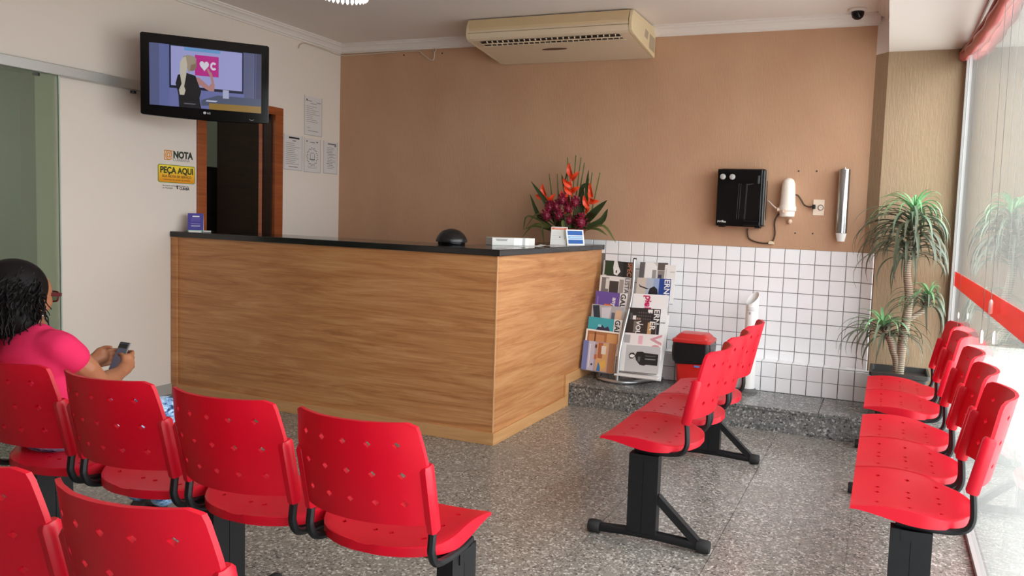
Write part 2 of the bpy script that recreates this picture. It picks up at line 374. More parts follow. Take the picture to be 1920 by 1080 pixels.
# ------------------------------------------------------------------ reception counter
KX, KY, CT, CB = 2.672, -1.80, 1.194, 1.1545
ct = thing('reception_counter', (1.35, -1.5, 0), 'L-shaped reception counter clad in honey brown wood laminate with a plain skirting', 'counter')
put('front_panel', MB().box((.012, KY, .06), (KX, KY+.03, CB)), M_wood, ct)
put('side_panel', MB().box((KX-.03, KY+.031, .06), (KX, SY-.02, CB)).box((KX-.03, SY-.02, .2), (KX, -.012, CB)), M_wood, ct)
put('edge_strip', MB().box((KX-.004, KY-.0025, .06), (KX+.0025, KY+.004, CB)), col(206, 158, 112), ct)
put('end_post', MB().box((.004, KY-.012, 0), (.062, KY+.03, CB)), M_wood, ct, bevel=.002)
put('skirting', MB().box((.062, KY-.018, 0), (KX+.016, KY, .075)), M_trimwood, ct, bevel=.0015)
put('skirting', MB().box((KX, KY+.0005, 0), (KX+.016, SY-.012, .075)), M_trimwood, ct, bevel=.0015)
put('skirting', MB().box((KX, SY-.075, .075), (KX+.016, SY-.012, ST+.075)), M_trimwood, ct, bevel=.0015)
put('skirting', MB().box((KX, SY-.012, ST), (KX+.016, -.13, ST+.075)), M_trimwood, ct, bevel=.0015)
put('inner_panel', MB().box((.02, -1.36, 0), (2.2, -1.33, .72)).box((2.2, -1.36, 0), (2.23, -.02, .72)), M_wood, ct)
put('desk_shelf', MB().box((.02, -1.77, .72), (2.23, -1.05, .75)), M_wood, ct)
tp = put('countertop', MB().prism([(.003, -1.818), (2.695, -1.818), (2.695, -.012), (2.22, -.012), (2.22, -1.34), (.003, -1.34)], (0,0,CB), (1,0,0), (0,1,0), (0,0,CT-CB)), M_slab, bevel=.004)
tag(tp, 'polished black L-shaped countertop lying on the wooden reception counter', 'countertop')
# ------------------------------------------------------------------ gang benches of red plastic chairs
M_red = pm('red_plastic', srgb(216, 12, 42), .40, spec=.5)
_t = N(M_red, 'ShaderNodeBsdfTranslucent'); _t.inputs[0].default_value = (.80, .01, .05, 1)      # thin moulded plastic lets a little light through
_x = N(M_red, 'ShaderNodeMixShader'); _x.inputs[0].default_value = .16
L(M_red, M_red.node_tree.nodes['Principled BSDF'].outputs[0], _x.inputs[1]); L(M_red, _t.outputs[0], _x.inputs[2]); L(M_red, _x.outputs[0], M_red.node_tree.nodes['Material Output'].inputs[0])
def sstep(t): t = max(0, min(1, t)); return t*t*(3-2*t)
def panel_mesh(name, us, vs_, holes, fn, mat, extra=None, smooth=35):
    """solid curved panel over the (us, vs_) grid; holes: cell -> diamond (u, v, du, dv); fn(u, v, side) -> point"""
    mb = MB(); nu, nv = len(us), len(vs_); idx = {}
    for sd in (0, 1):
        for j, v in enumerate(vs_):
            for i, u in enumerate(us): idx[(i, j, sd)] = len(mb.v); mb.v.append(Vector(fn(u, v, sd)))
    def F(*q): mb.f.append(list(q)); mb.m.append(0)
    for i in range(nu-1):
        for j in range(nv-1):
            q = [[idx[(i,j,s)], idx[(i+1,j,s)], idx[(i+1,j+1,s)], idx[(i,j+1,s)]] for s in (0,1)]
            if (i, j) in holes:
                u, v, du, dv = holes[(i, j)]; d = []
                for s in (0, 1):
                    r = []
                    for a, b in ((u, v-dv), (u+du, v), (u, v+dv), (u-du, v)): r.append(len(mb.v)); mb.v.append(Vector(fn(a, b, s)))
                    d.append(r)
                for s in (0, 1):
                    c0, c1, c2, c3 = q[s]; b, r, t, l = d[s]
                    for tr in ((c0,c1,b),(c1,r,b),(c1,c2,r),(c2,t,r),(c2,c3,t),(c3,l,t),(c3,c0,l),(c0,b,l)): F(*(tr if s == 0 else tr[::-1]))
                for k in range(4): F(d[0][k], d[0][(k+1) % 4], d[1][(k+1) % 4], d[1][k])
            else:
                F(*q[0]); F(*q[1][::-1])
    for i in range(nu-1):
        F(idx[(i,0,0)], idx[(i,0,1)], idx[(i+1,0,1)], idx[(i+1,0,0)]); F(idx[(i,nv-1,0)], idx[(i+1,nv-1,0)], idx[(i+1,nv-1,1)], idx[(i,nv-1,1)])
    for j in range(nv-1):
        F(idx[(0,j,0)], idx[(0,j+1,0)], idx[(0,j+1,1)], idx[(0,j,1)]); F(idx[(nu-1,j,0)], idx[(nu-1,j,1)], idx[(nu-1,j+1,1)], idx[(nu-1,j+1,0)])
    if extra: extra(mb)
    return mb.mesh(name, mat, smooth)
# seat shell: straight front, rounded rear, arched sides
hu = (-.66, -.13, .13, .66); hy = (.115, .01, -.09)
us = sorted([-1, -.965, -.9, -.4, .4, .9, .965, 1] + [h+d for h in hu for d in (-.052, .052)])
ys = sorted([-.203, -.2, -.193, -.18, -.16, -.13, -.05, -.03, .045, .07, .15, .17, .185, .195, .2] + [h+d for h in hy for d in (-.012, .012)])
def seat_hw(y): return .231 if y > -.03 else .231*math.sqrt(max(.02, 1-((-.03-y)/.1755)**2))
def seat_fn(u, y, side):
    hump = max(0, 1-((y-.06)/.18)**2)
    z = .441 + .027*hump*(.25+.75*abs(u)**3) - .006*(1-u*u)*sstep((.10-y)/.12)
    e = max(abs(u)-.93, 0)/.07; z -= .003*e*e
    hw = seat_hw(y); x = u*hw
    if side == 1:
        zb = .412 + .030*sstep((y+.03)/.23) if abs(u) > .9 or y < -.15 else z-.014
        z = min(zb, z-.009)
    return (x, y, z)
seat_me = panel_mesh('seat', us, ys, {(us.index(h-.052), ys.index(k-.012)): (h, k, .046, .0105) for h in hu for k in hy}, lambda u, y, s: seat_fn(u, y, 1-s), M_red)
# backrest: curved panel with 5 x 3 diamond holes and two side sleeves
bu = (-.72, -.36, 0, .36, .72); bv = (.22, .50, .79)
us2 = sorted([-1, -.97, -.88, .88, .97, 1] + [h+d for h in bu for d in (-.056, .056)])
vs2 = sorted([0, .02, .97, 1, .1, .36, .64, .9] + [h+d for h in bv for d in (-.04, .04)])
def back_fn(u, v, side):
    hw = .210 - .018*sstep((v-.56)/.48)
    z = .568 + .290*v; x = u*hw
    y = -.181 - .064*v - .062*(1-abs(u)**2.2)
    if v > .9: z -= .012*max(0, abs(u)-.9)/.1*(v-.9)/.1
    t = .006*(1 if side == 0 else -1)
    return (x, y+t, z)
def sleeves(mb):
    for sx in (-1, 1):
        a = Vector((sx*.2035, -.172, .545)); b = Vector((sx*.2035, -.2145, .738)); c = (a+b)/2; d = (b-a)/2
        n = Vector((0, d.z, -d.y)).normalized()
        sec = [(-1,-.55),(-.55,-1),(.55,-1),(1,-.55),(1,.55),(.55,1),(-.55,1),(-1,.55)]
        vv = []
        for t, k in ((0, .82), (.04, 1), (.95, 1), (1, .72)):
            p = a + (b-a)*t
            for q in sec: vv.append(p + Vector((sx*.0145*q[0]*k, 0, 0)) + n*(.0205*q[1]*k))
        fs = [(i*8+k, i*8+(k+1) % 8, i*8+8+(k+1) % 8, i*8+8+k) for i in range(3) for k in range(8)] + [tuple(range(7, -1, -1)), tuple(range(24, 32))]
        if sx < 0: fs = [tuple(reversed(f)) for f in fs]
        mb.add(vv, fs)
back_me = panel_mesh('backrest', us2, vs2, {(us2.index(h-.056), vs2.index(k-.04)): (h, k, .050, .036) for h in bu for k in bv}, back_fn, M_red, sleeves)
def brackets(dz): return [MB().tube(spline([(sx*.2035, -.176, .56), (sx*.2035, -.182, .50+dz*.4), (sx*.2035, -.182, .455+dz), (sx*.2035, -.165, .422+dz), (sx*.200, -.120, .406+dz), (sx*.2, -.03, .402+dz), (sx*.19, .05, .402+dz)], 4), .0115, 8).mesh('bracket', M_bmetal, 40) for sx in (-1, 1)]
BR = {0: brackets(0), 1: brackets(.034)}
post_me = MB().box((-.026, -.066, .045), (.026, -.001, .392)).box((-.026, .001, .045), (.026, .066, .392)).box((-.022, -.002, .045), (.022, .002, .39)).mesh('post', M_bmetal)
def foot_mesh():
    return MB().tube([(0, -.285, .026), (0, -.07, .036), (0, .07, .036), (0, .235, .026)], .021, 12).mesh('foot_bar', M_bmetal, 40)
foot_me = foot_mesh()
cap_me = MB().lathe([(.027, 0), (.029, .004), (.029, .045), (.025, .055)], (0,0,0), 14).mesh('foot_cap', M_rubber, 40)
brace_me = MB().obox((0, -.152, .125), (.017, 0, 0), Vector((0, -.092, -.083)), Vector((0, .011, -.012))).mesh('brace', M_bmetal)
plate_me = MB().box((-.03, -.07, .388), (.03, .07, .3925)).mesh('mounting_plate', M_bmetal)
def bench(label, loc, rz, xs, posts, bx, sc=(1, 1), sy=0, sz=0):
    t = thing('gang_bench', loc, label, 'bench', 'red waiting room benches', rz)
    link('beam', MB().box((bx[0], -.032, .357), (bx[1], .032, .392)).mesh('beam', M_bmetal), t, (0, 0, sz*.95))
    for x in xs:
        link('seat', seat_me, t, (x-sz*.55, sy, sz)).scale = (sc[0], sc[1], 1); link('backrest', back_me, t, (x, 0, 0))
        for b in BR[1 if sz else 0]: link('bracket', b, t, (x, 0, 0))
        link('seat_support', MB().box((-.18, -.03, .392+sz*.95), (.18, .05, .404+sz+.012)).mesh('seat_support', M_bmetal), t, (x, 0, 0))
    for x in posts:
        link('post', post_me, t, (x, 0, 0)).scale = (1, 1, 1+sz*2.4); link('foot_bar', foot_me, t, (x, 0, 0)); link('brace', brace_me, t, (x, 0, 0))
        for y, r in ((.195, -math.pi/2), (-.245, math.pi/2)):
            c = link('foot_cap', cap_me, t, (x, y, .029)); c.rotation_euler = (r, 0, 0)
    return t
P = .4706
bench('four-seat red plastic bench in front, a woman seated on its far left seat', (2.847, -3.963, 0), 0, [.706, .235, -.235, -.706], [.88, -.02, -.88], (-.92, .91), (.97, .82), -.016, .036)
bench('red plastic bench nearest the camera, only two seat backs showing at the bottom edge', (3.076, -4.612, 0), 0, [P, 0, -P], [.66, -.66], (-.69, .69), (.97, .82), -.016, .036)
bench('three-seat red plastic bench alone in the middle, facing the wooden counter', (3.92, -2.06, 0), math.pi/2, [-P, 0, P], [-.665, .665], (-.69, .69))
bench('five-seat red plastic bench standing along the window', (4.975, -1.9, 0), math.pi/2, [-1.0, -.53, -.06, .58, 1.05], [-1.19, .26, 1.165], (-1.22, 1.2))
# ------------------------------------------------------------------ television on a wall arm
tvL, tvR = Vector((.275, -2.258, 0)), Vector((.822, -1.721, 0))
ax = (tvR-tvL).normalized(); tw = (tvR-tvL).length; up = Vector((.022, -.022, .9995)).normalized(); nz = ax.cross(up)
th = .535; tc = Vector((.555, -1.997, 2.222))
def tvp(u, v, d=0.0): return tc + ax*((u-.5)*tw) + up*((.5-v)*th) + nz*d   # u right, v down, over the whole front
tv = thing('television', (.4, -1.9, 1.95), 'flat black television on a wall arm showing a studio show with a pink square', 'television')
put('housing', MB().prism([(0,.015),(.015,0),(.985,0),(1,.015),(1,.965),(.985,.978),(.75,.993),(.5,1.0),(.25,.993),(.015,.978),(0,.965)], tvp(0,0,-.045), ax*tw, -up*th, nz*.045), M_gloss, tv, bevel=.004)
put('back_cover', MB().obox(tvp(.5,.5,-.07), ax*(tw*.32), up*(th*.34), nz*.03), M_black, tv, bevel=.012)
put('wall_arm', MB().tube([tvp(.5,.5,-.09), Vector((.28, -1.62, 2.2)), Vector((.02, -1.66, 2.2))], .02, 8).box((0, -1.74, 2.08), (.02, -1.58, 2.32)), M_black, tv)
S0, S1, V0, V1 = .068, .938, .115, .855
def scr(u, v, d): return tvp(S0+(S1-S0)*u, V0+(V1-V0)*v, d)
def em(r, g, b, k=.5):
    n = 'screen_%d_%d_%d' % (r, g, b)
    if n in MATS: return MATS[n]
    c = srgb(r, g, b); m = pm(n, (.01,.01,.01,1), .2, emit=c, es=k); return m
scrn = put('screen', MB().poly([scr(0,1,.001), scr(1,1,.001), scr(1,0,.001), scr(0,0,.001)]), em(118, 124, 186), tv)
def pic(name, pts, rgb, layer): put(name, MB().poly([scr(u, v, .001+.0003*layer) for u, v in (pts[::-1] if sum(pts[i][0]*pts[(i+1) % len(pts)][1]-pts[(i+1) % len(pts)][0]*pts[i][1] for i in range(len(pts))) > 0 else pts)]), em(*rgb), scrn)
def rect(a, b, c, d): return [(a, b), (c, b), (c, d), (a, d)]
def disc(u, v, ru, rv, n=18, a0=0, a1=6.2832): return [(u+ru*math.cos(a0+(a1-a0)*i/n), v+rv*math.sin(a0+(a1-a0)*i/n)) for i in range(n)]
pic('studio_wall', rect(0, 0, .085, 1), (96, 104, 148), 1); pic('studio_wall', rect(.088, 0, .17, 1), (108, 118, 176), 1)
pic('board_frame', rect(.17, 0, .835, .70), (24, 28, 58), 1); pic('board', rect(.185, .015, .82, .655), (176, 178, 236), 2)
pic('board_glow', rect(.30, .02, .62, .07), (110, 170, 226), 3)
pic('studio_wall', rect(.84, 0, .93, .86), (100, 104, 142), 1); pic('studio_wall', rect(.935, 0, .945, .86), (44, 42, 70), 1); pic('studio_wall', rect(.95, 0, 1, .86), (78, 78, 112), 1)
pic('table_top', [(.45, .86), (.60, .76), (1, .76), (1, .90), (.45, .95)], (84, 92, 120), 3)
pic('table_front', [(.52, .90), (1, .885), (1, 1), (.52, 1)], (160, 124, 50), 4)
pic('glass_jug', rect(.645, .66, .70, .80), (190, 196, 228), 4); pic('paper_sheet', [(.50, .85), (.60, .85), (.58, .875), (.49, .875)], (206, 210, 236), 4)
pic('pink_square', rect(.395, .125, .607, .46), (208, 40, 150), 5)
hp = []
for i in range(28):
    t = 2*math.pi*i/28; hp.append((.478+.0026*16*math.sin(t)**3, .288-.0058*(13*math.cos(t)-5*math.cos(2*t)-2*math.cos(3*t)-math.cos(4*t))))
pic('heart', hp, (240, 236, 250), 6)
cring = [(.561+.030*math.cos(a), .285+.068*math.sin(a)) for a in [math.radians(40+280*i/16) for i in range(17)]] + [(.561+.014*math.cos(a), .285+.030*math.sin(a)) for a in [math.radians(320-280*i/16) for i in range(17)]]
pic('letter_c', cring, (240, 236, 250), 6)
pic('arm', [(.385, .50), (.43, .49), (.52, .62), (.545, .56), (.525, .44), (.51, .40), (.50, .34), (.515, .33), (.53, .38), (.545, .40), (.572, .60), (.565, .70), (.52, .70), (.44, .62), (.39, .60)], (196, 142, 140), 7)
pic('dress', [(.245, .48), (.31, .43), (.40, .47), (.415, .55), (.45, .72), (.435, .83), (.45, 1), (.255, 1), (.25, .80), (.225, .62)], (22, 20, 26), 8)
pic('head', disc(.365, .28, .048, .12), (150, 122, 104), 9); pic('hair', [(.29, .17), (.33, .14), (.38, .15), (.41, .19), (.40, .27), (.36, .30), (.345, .44), (.315, .30)], (176, 160, 140), 10)
pic('braid', [(.285, .20), (.315, .17), (.328, .30), (.318, .48), (.300, .66), (.312, .72), (.30, .80), (.262, .80), (.255, .72), (.278, .62), (.262, .44), (.266, .28)], (214, 206, 188), 11)
pic('belt', rect(.30, .93, .40, .945), (120, 118, 128), 12)
put('logo_ring', MB().lathe([(.009, 0), (.009, .0008)], (0,0,0), 18), pm('logo_silver', srgb(190, 190, 196), .4), tv, local=True, base=tvp(.487, .905, .0008)-origin(tv)).rotation_euler = Matrix((ax, up, nz)).transposed().to_euler()
text('brand_text', 'LG', .017, tvp(.505, .916, .001), ax, up, MATS['logo_silver'], tv, bold=.0004)
put('power_mark', MB().tube([tvp(.86+.02*math.cos(a), .93+.022*math.sin(a), .001) for a in [math.radians(20+140*i/8) for i in range(9)]], .0012, 5), MATS['logo_silver'], tv)

# ------------------------------------------------------------------ ceiling air conditioner
M_ac = pm('aged_cream_plastic', srgb(224, 204, 176), .45)
ac = thing('air_conditioner', (2.37, -.3, 2.7), 'yellowed cream air conditioner hung under the ceiling against the brown wall', 'air conditioner')
sec = [(-.01, 2.905), (-.57, 2.905), (-.592, 2.85), (-.60, 2.80), (-.597, 2.775), (-.585, 2.757), (-.56, 2.745), (-.45, 2.730), (-.30, 2.7125), (-.05, 2.681), (-.01, 2.676)]
XA, XB = 1.69, 3.05
put('casing', MB().prism(sec, (XA+.03,0,0), (0,1,0), (0,0,1), (XB-XA-.06,0,0)), M_ac, ac)
for xa, xb, mt in ((XA, XA+.028, 1), (XB-.028, XB, 1)):
    put('end_cap', MB().prism([(y*1.0, z) for y, z in sec], (xa,0,0), (0,1,0), (0,0,1), (xb-xa,0,0)), pm('end_cap_cream', srgb(226, 206, 168), .45), ac, bevel=.006)
put('seam', MB().box((XA+.02, -.604, 2.795), (XB-.02, -.59, 2.7975)), col(150, 128, 96), ac)
put('top_band', MB().prism([(-.575, 2.90), (-.602, 2.832), (-.594, 2.80), (-.58, 2.80)], (XA+.03,0,0), (0,1,0), (0,0,1), (XB-XA-.06,0,0)), pm('band_cream', srgb(214, 188, 148), .45), ac)
def acz(y): return 2.675 - .125*y
slot = put('air_outlet', MB().poly([(1.79, -.555, acz(-.555)-.0035), (1.79, -.455, acz(-.455)-.0035), (2.94, -.455, acz(-.455)-.0035), (2.94, -.555, acz(-.555)-.0035)]), col(34, 22, 16), ac)
put('louvre', MB().obox((2.365, -.512, acz(-.512)-.009), (.58, 0, 0), (0, .006, .001), (0, 0, .004)), M_ac, ac)
put('louvre', MB().obox((2.365, -.452, acz(-.452)-.006), (.59, 0, 0), (0, .006, 0), (0, 0, .004)), M_ac, ac)
fin = MB().obox((0,0,0), (.0028, .004, 0), (.006, -.018, .002), (0, 0, .003)).mesh('fin', M_ac)
for k in range(24):
    link('fin', fin, ac, Vector((1.86+.046*k, -.484, acz(-.484)-.008)) - ac.location)
    link('fin', fin, ac, Vector((1.85+.046*k, -.541, acz(-.541)-.008)) - ac.location)
put('maker_badge', MB().prism([(.105*math.cos(a), .016*math.sin(a)) for a in [2*math.pi*i/24 for i in range(24)]], (2.325, -.32, acz(-.32)-.003), (1,0,0), (0,1,-.125), (0,0,-.003)), col(92, 52, 32), ac)
put('wear_patch', MB().poly([(XB+.0006, -.30, 2.78), (XB+.0006, -.22, 2.77), (XB+.0006, -.20, 2.83), (XB+.0006, -.28, 2.84)]).poly([(XB+.0006, -.17, 2.72), (XB+.0006, -.03, 2.71), (XB+.0006, -.03, 2.82), (XB+.0006, -.17, 2.83)]), col(176, 160, 136), ac)
put('gap_shade', MB().box((XA+.05, -.53, 2.905), (XB-.05, -.02, H)), M_black, ac)  # black filler stands for the shade between casing and ceiling

# ------------------------------------------------------------------ wall signs and papers on the left wall
Y_, Z_ = (0,1,0), (0,0,1)
sg = put('wall_sticker', MB().prism([(-.135,-.055),(-.125,-.065),(.125,-.065),(.135,-.055),(.135,.055),(.125,.065),(-.125,.065),(-.135,.055)], (.0005, -1.757, 1.607), (0,1.15,0), Z_, (.0015,0,0)), pm('sticker_green_edge', srgb(120, 140, 40), .5), base=(0, -1.757, 1.54))
tag(sg, 'yellow rounded sticker reading PEÇA AQUI on the white wall by the doorway', 'sticker')
ym = pm('sticker_yellow', srgb(246, 190, 40), .5); f_ = N(ym, 'ShaderNodeTexCoord'); sp_ = N(ym, 'ShaderNodeSeparateXYZ'); L(ym, f_.outputs['Generated'], sp_.inputs[0])
basecol(ym, ramp(ym, sp_.outputs['Z'], [(.1, srgb(232, 150, 24)), (.9, srgb(250, 216, 60))]))
put('yellow_field', MB().prism([(-.13,-.052),(-.122,-.06),(.122,-.06),(.13,-.052),(.13,.052),(.122,.06),(-.122,.06),(-.13,.052)], (.0022, -1.757, 1.607), (0,1.15,0), Z_, (.0006,0,0)), ym, sg)
dkg = pm('sticker_dark_green', srgb(46, 62, 24), .6); brn = pm('sticker_brown', srgb(110, 66, 16), .6)
text('sign_text', 'PEÇA AQUI', .062, (.0032, -1.757, 1.612), Y_, Z_, dkg, sg, bold=.0022, align='CENTER', sx=.88)
text('sign_text', 'SUA NOTA DE SERVIÇO', .024, (.0032, -1.757, 1.581), Y_, Z_, brn, sg, bold=.0004, align='CENTER', sx=.95)
text('sign_text', 'e participe do sorteio de prêmios', .015, (.0032, -1.757, 1.561), Y_, Z_, brn, sg, align='CENTER', sx=1.1)
lg = put('wall_decal', MB().box((.0005, -1.858, 1.70), (.0012, -1.640, 1.775)), M_white, base=(0, -1.75, 1.70))
tag(lg, 'printed NOTA decal with an orange at sign above the yellow sticker', 'decal')
om = pm('decal_orange', srgb(232, 150, 40), .5)
text('at_sign', '@', .072, (.0016, -1.855, 1.722), Y_, Z_, om, lg, bold=.0012, sx=.85)
put('at_frame', MB().box((.0012, -1.860, 1.768), (.002, -1.79, 1.774)).box((.0012, -1.860, 1.704), (.002, -1.854, 1.774)).box((.0012, -1.860, 1.704), (.002, -1.815, 1.710)), om, lg)
text('decal_text', 'NOTA', .066, (.0016, -1.787, 1.726), Y_, Z_, pm('decal_green', srgb(40, 56, 40), .6), lg, bold=.0036, sx=.86)
text('decal_text', 'CUIABANA', .030, (.0016, -1.790, 1.701), Y_, Z_, M_grey, lg, bold=.0004, sx=.95)
cg = put('wall_decal', MB().box((.0005, -1.88, 1.495), (.0012, -1.63, 1.53)), M_white, base=(0, -1.75, 1.495)); tag(cg, 'small print and city crest decal below the yellow sticker', 'decal')
text('decal_text', 'Secretaria de Fazenda', .016, (.0016, -1.875, 1.517), Y_, Z_, M_ink, cg); text('decal_text', 'do Município', .016, (.0016, -1.875, 1.500), Y_, Z_, M_ink, cg)
text('decal_text', 'CUIABÁ', .026, (.0016, -1.735, 1.496), Y_, Z_, M_ink, cg, bold=.001, sx=.9); text('decal_text', 'Prefeitura de', .014, (.0016, -1.735, 1.518), Y_, Z_, M_ink, cg)
put('crest', MB().prism([(-.008,.012),(-.002,.015),(.004,.012),(.0,.004),(.006,-.008),(.0,-.014),(-.006,-.006)], (.0012, -1.752, 1.512), Y_, Z_, (.0006,0,0)), M_ink, cg)
def notice(y0, y1, z0, z1, label, kind):
    p = put('notice_sheet', MB().box((.0006, y0, z0), (.002, y1, z1)), pm('old_paper', srgb(214, 208, 206), .45), base=(0, (y0+y1)/2, z0)); tag(p, label, 'notice', 'notices taped to the wall beside the doorway')
    put('plastic_sleeve', MB().box((.002, y0-.006, z0-.006), (.0026, y0, z1+.006)).box((.002, y1, z0-.006), (.0026, y1+.006, z1+.006)).box((.002, y0, z0-.006), (.0026, y1, z0)), pm('sleeve_grey', srgb(186, 180, 178), .25), p)
    w = y1-y0; h = z1-z0; rnd = random.Random(int(y0*1000)); mb = MB()
    def bar(a, b, c, d): mb.box((.002, y0+a*w, z0+c*h), (.0024, y0+b*w, z0+d*h))
    if kind == 'crest':
        for i in range(26):
            a = 2*math.pi*i/26; r = .30+.04*(i % 2); yy, zz = .5+r*math.cos(a), .46+r*.78*math.sin(a); bar(yy-.03, yy+.03, zz-.012, zz+.012)
        bar(.34, .66, .36, .39); bar(.40, .60, .56, .575); bar(.36, .385, .38, .55); bar(.62, .64, .38, .55); bar(.42, .58, .33, .345)
        bar(.12, .20, .89, .93); bar(.75, .85, .89, .93); bar(.35, .65, .88, .90); bar(.2, .8, .15, .158); bar(.25, .75, .11, .118)
    elif kind == 'bold':
        bar(.25, .85, .90, .95); bar(.45, .65, .83, .85)
        for k in range(12): bar(.08, .55+.35*rnd.random(), .76-.055*k, .768-.055*k)
        bar(.25, .75, .07, .085)
    elif kind == 'list':
        bar(.3, .92, .91, .95); bar(.8, .92, .86, .90)
        for k in range(14): bar(.2+.1*rnd.random(), .6+.3*rnd.random(), .80-.05*k, .812-.05*k)
    else:
        bar(.08, .16, .88, .93); bar(.16, .4, .88, .895); bar(.7, .95, .86, .875); bar(.35, .7, .82, .832)
        for k in range(9): bar(.10, .45+.45*rnd.random(), .74-.05*k, .748-.05*k)
        bar(.15, .30, .18, .19); bar(.2, .8, .10, .112)
    put('print', mb, M_ink if kind in ('bold',) else pm('faded_ink', srgb(104, 100, 100), .8), p)
notice(-.462, -.248, 2.05, 2.385, 'single faded notice sheet pinned above the row of three', 'form')
notice(-.703, -.492, 1.728, 2.022, 'faded notice with a bold heading, nearest the door frame', 'bold')
notice(-.462, -.262, 1.724, 2.018, 'faded certificate with a round crest, middle of three', 'crest')
notice(-.214, -.034, 1.728, 2.016, 'faded list notice at the right end of the row of three', 'list')

# ------------------------------------------------------------------ fittings on the brown wall
wp = thing('water_purifier', (3.79, -.07, 1.385), 'black box water purifier with two grey knobs mounted on the brown wall', 'water purifier')
put('case', MB().box((3.637, -.118, 1.39), (3.975, -.002, 1.815)), M_black, wp, bevel=.012)
put('front_cover', MB().box((3.622, -.132, 1.385), (3.953, -.118, 1.81)), M_gloss, wp, bevel=.005)
put('side_trim', MB().box((3.976, -.10, 1.40), (3.979, -.012, 1.805)), col(150, 132, 116, .3), wp)
put('side_slot', MB().box((3.978, -.072, 1.44), (3.981, -.045, 1.73)), M_black, wp)
for x in (3.662, 3.733): put('knob', MB().lathe([(.021, 0), (.021, .012), (.016, .016)], (0,0,0), 22), col(176, 174, 172, .35), wp, smooth=40, local=True, base=Vector((x, -.132, 1.753))-wp.location).rotation_euler = (math.pi/2, 0, 0)
put('front_recess', MB().box((3.79, -.1335, 1.44), (3.945, -.132, 1.70)), pm('deep_black', srgb(5, 5, 7), .15), wp)
for x in (3.782, 3.797, 3.838, 3.845): put('rib', MB().obox((x, -.1345, 1.572), (.0016, 0, 0), (0, .002, 0), (.004, 0, .132)), pm('dark_rib', srgb(62, 62, 66), .2), wp)
put('tap_lever', MB().obox((3.93, -.139, 1.735), (.007, 0, 0), (0, .007, 0), (0, .002, .03)).obox((3.87, -.137, 1.70), (.02, 0, .004), (0, .003, 0), (0, 0, .003)), pm('grey_lever', srgb(70, 70, 74), .25), wp, bevel=.002)
put('drip_tray', MB().box((3.83, -.15, 1.395), (3.955, -.132, 1.432)), M_gloss, wp, bevel=.006)
for x in (3.66, 3.93): put('foot', MB().box((x-.02, -.10, 1.377), (x+.02, -.03, 1.39)), M_black, wp)
text('model_text', 'purifica', .022, (3.636, -.1328, 1.415), (1,0,0), (.12,0,1), M_paper, wp, bold=.0003)
wfl = thing('water_filter', (4.14, -.05, 1.5), 'white domed water filter cartridge on the brown wall beside the purifier', 'water filter')
put('cartridge', MB().lathe([(.058, 0), (.058, .03), (.055, .05), (.050, .14), (.046, .19), (.036, .215), (.018, .228), (.004, .230)], (4.137, -.062, 1.525), 24), pm('ivory_plastic', srgb(238, 226, 214), .35), wfl, smooth=50)
put('collar', MB().lathe([(.058, -.02), (.064, -.016), (.064, .012), (.058, .02)], (4.137, -.062, 1.53), 24), MATS['ivory_plastic'], wfl, smooth=40)
put('base_cup', MB().lathe([(.046, -.062), (.054, -.056), (.056, -.02), (.050, -.018)], (4.137, -.062, 1.53), 24), MATS['ivory_plastic'], wfl, smooth=40)
put('wall_bracket', MB().box((4.10, -.02, 1.48), (4.175, 0, 1.72)), MATS['ivory_plastic'], wfl)
for mb_ in (MB().tube([(4.085, -.085, 1.52), (4.066, -.09, 1.522)], .014, 10), MB().tube([(4.125, -.12, 1.51), (4.125, -.135, 1.51)], .014, 10), MB().sphere((4.155, -.02, 1.437), .018)): put('fitting', mb_, pm('fitting_beige', srgb(226, 196, 172), .4), wfl, smooth=50)
def cable(name, pts, r, mat, label, cat='cable'):
    o = put(name, MB().tube(spline(pts, 5), r, 7), mat, smooth=60); tag(o, label, cat); return o
M_wire = pm('brown_cable', srgb(70, 48, 32), .5)
cable('power_cable', [(3.846, -.02, 1.372), (3.846, -.018, 1.34), (3.862, -.015, 1.295), (3.92, -.014, 1.272), (3.99, -.014, 1.266), (4.034, -.014, 1.28), (4.052, -.014, 1.34), (4.044, -.014, 1.42), (4.06, -.014, 1.475), (4.09, -.02, 1.505)], .006, M_wire, 'brown cable looping below the black water purifier')
cl_ = put('cable_clip', MB().box((4.008, -.026, 1.262), (4.048, -.004, 1.276)).box((4.012, -.022, 1.276), (4.04, -.004, 1.284)), pm('clip_cream', srgb(222, 206, 180), .5)); tag(cl_, 'small cream cable clip on the wall at the cable loop', 'cable clip')
cable('plug_cable', [(4.185, -.03, 1.636), (4.205, -.02, 1.628), (4.228, -.015, 1.598), (4.252, -.015, 1.562), (4.285, -.02, 1.55), (4.31, -.03, 1.551)], .0055, M_wire, 'short brown cable running from the white filter to the socket')
cable('water_hose', [(3.985, -.04, 1.583), (4.0, -.05, 1.578), (4.03, -.07, 1.552), (4.062, -.085, 1.527)], .0055, pm('hose_white', srgb(228, 214, 204), .4), 'thin white hose joining the purifier and the white filter', 'hose')
so = thing('wall_socket', (4.352, 0, 1.49), 'cream wall socket plate with a black plug left of the cup dispenser', 'socket')
put('plate', MB().box((4.313, -.008, 1.488), (4.392, 0, 1.604)), pm('socket_cream', srgb(238, 218, 196), .4), so, bevel=.003)
put('outlet_ring', MB().lathe([(.021, 0), (.021, .003), (.016, .003), (.016, .001)], (0,0,0), 20), col(120, 84, 74), so, local=True, base=Vector((4.368, -.008, 1.546))-so.location).rotation_euler = (math.pi/2, 0, 0)
put('outlet_face', MB().lathe([(.0155, 0), (.0155, .0025)], (0,0,0), 18), col(240, 230, 216), so, local=True, base=Vector((4.368, -.008, 1.546))-so.location).rotation_euler = (math.pi/2, 0, 0)
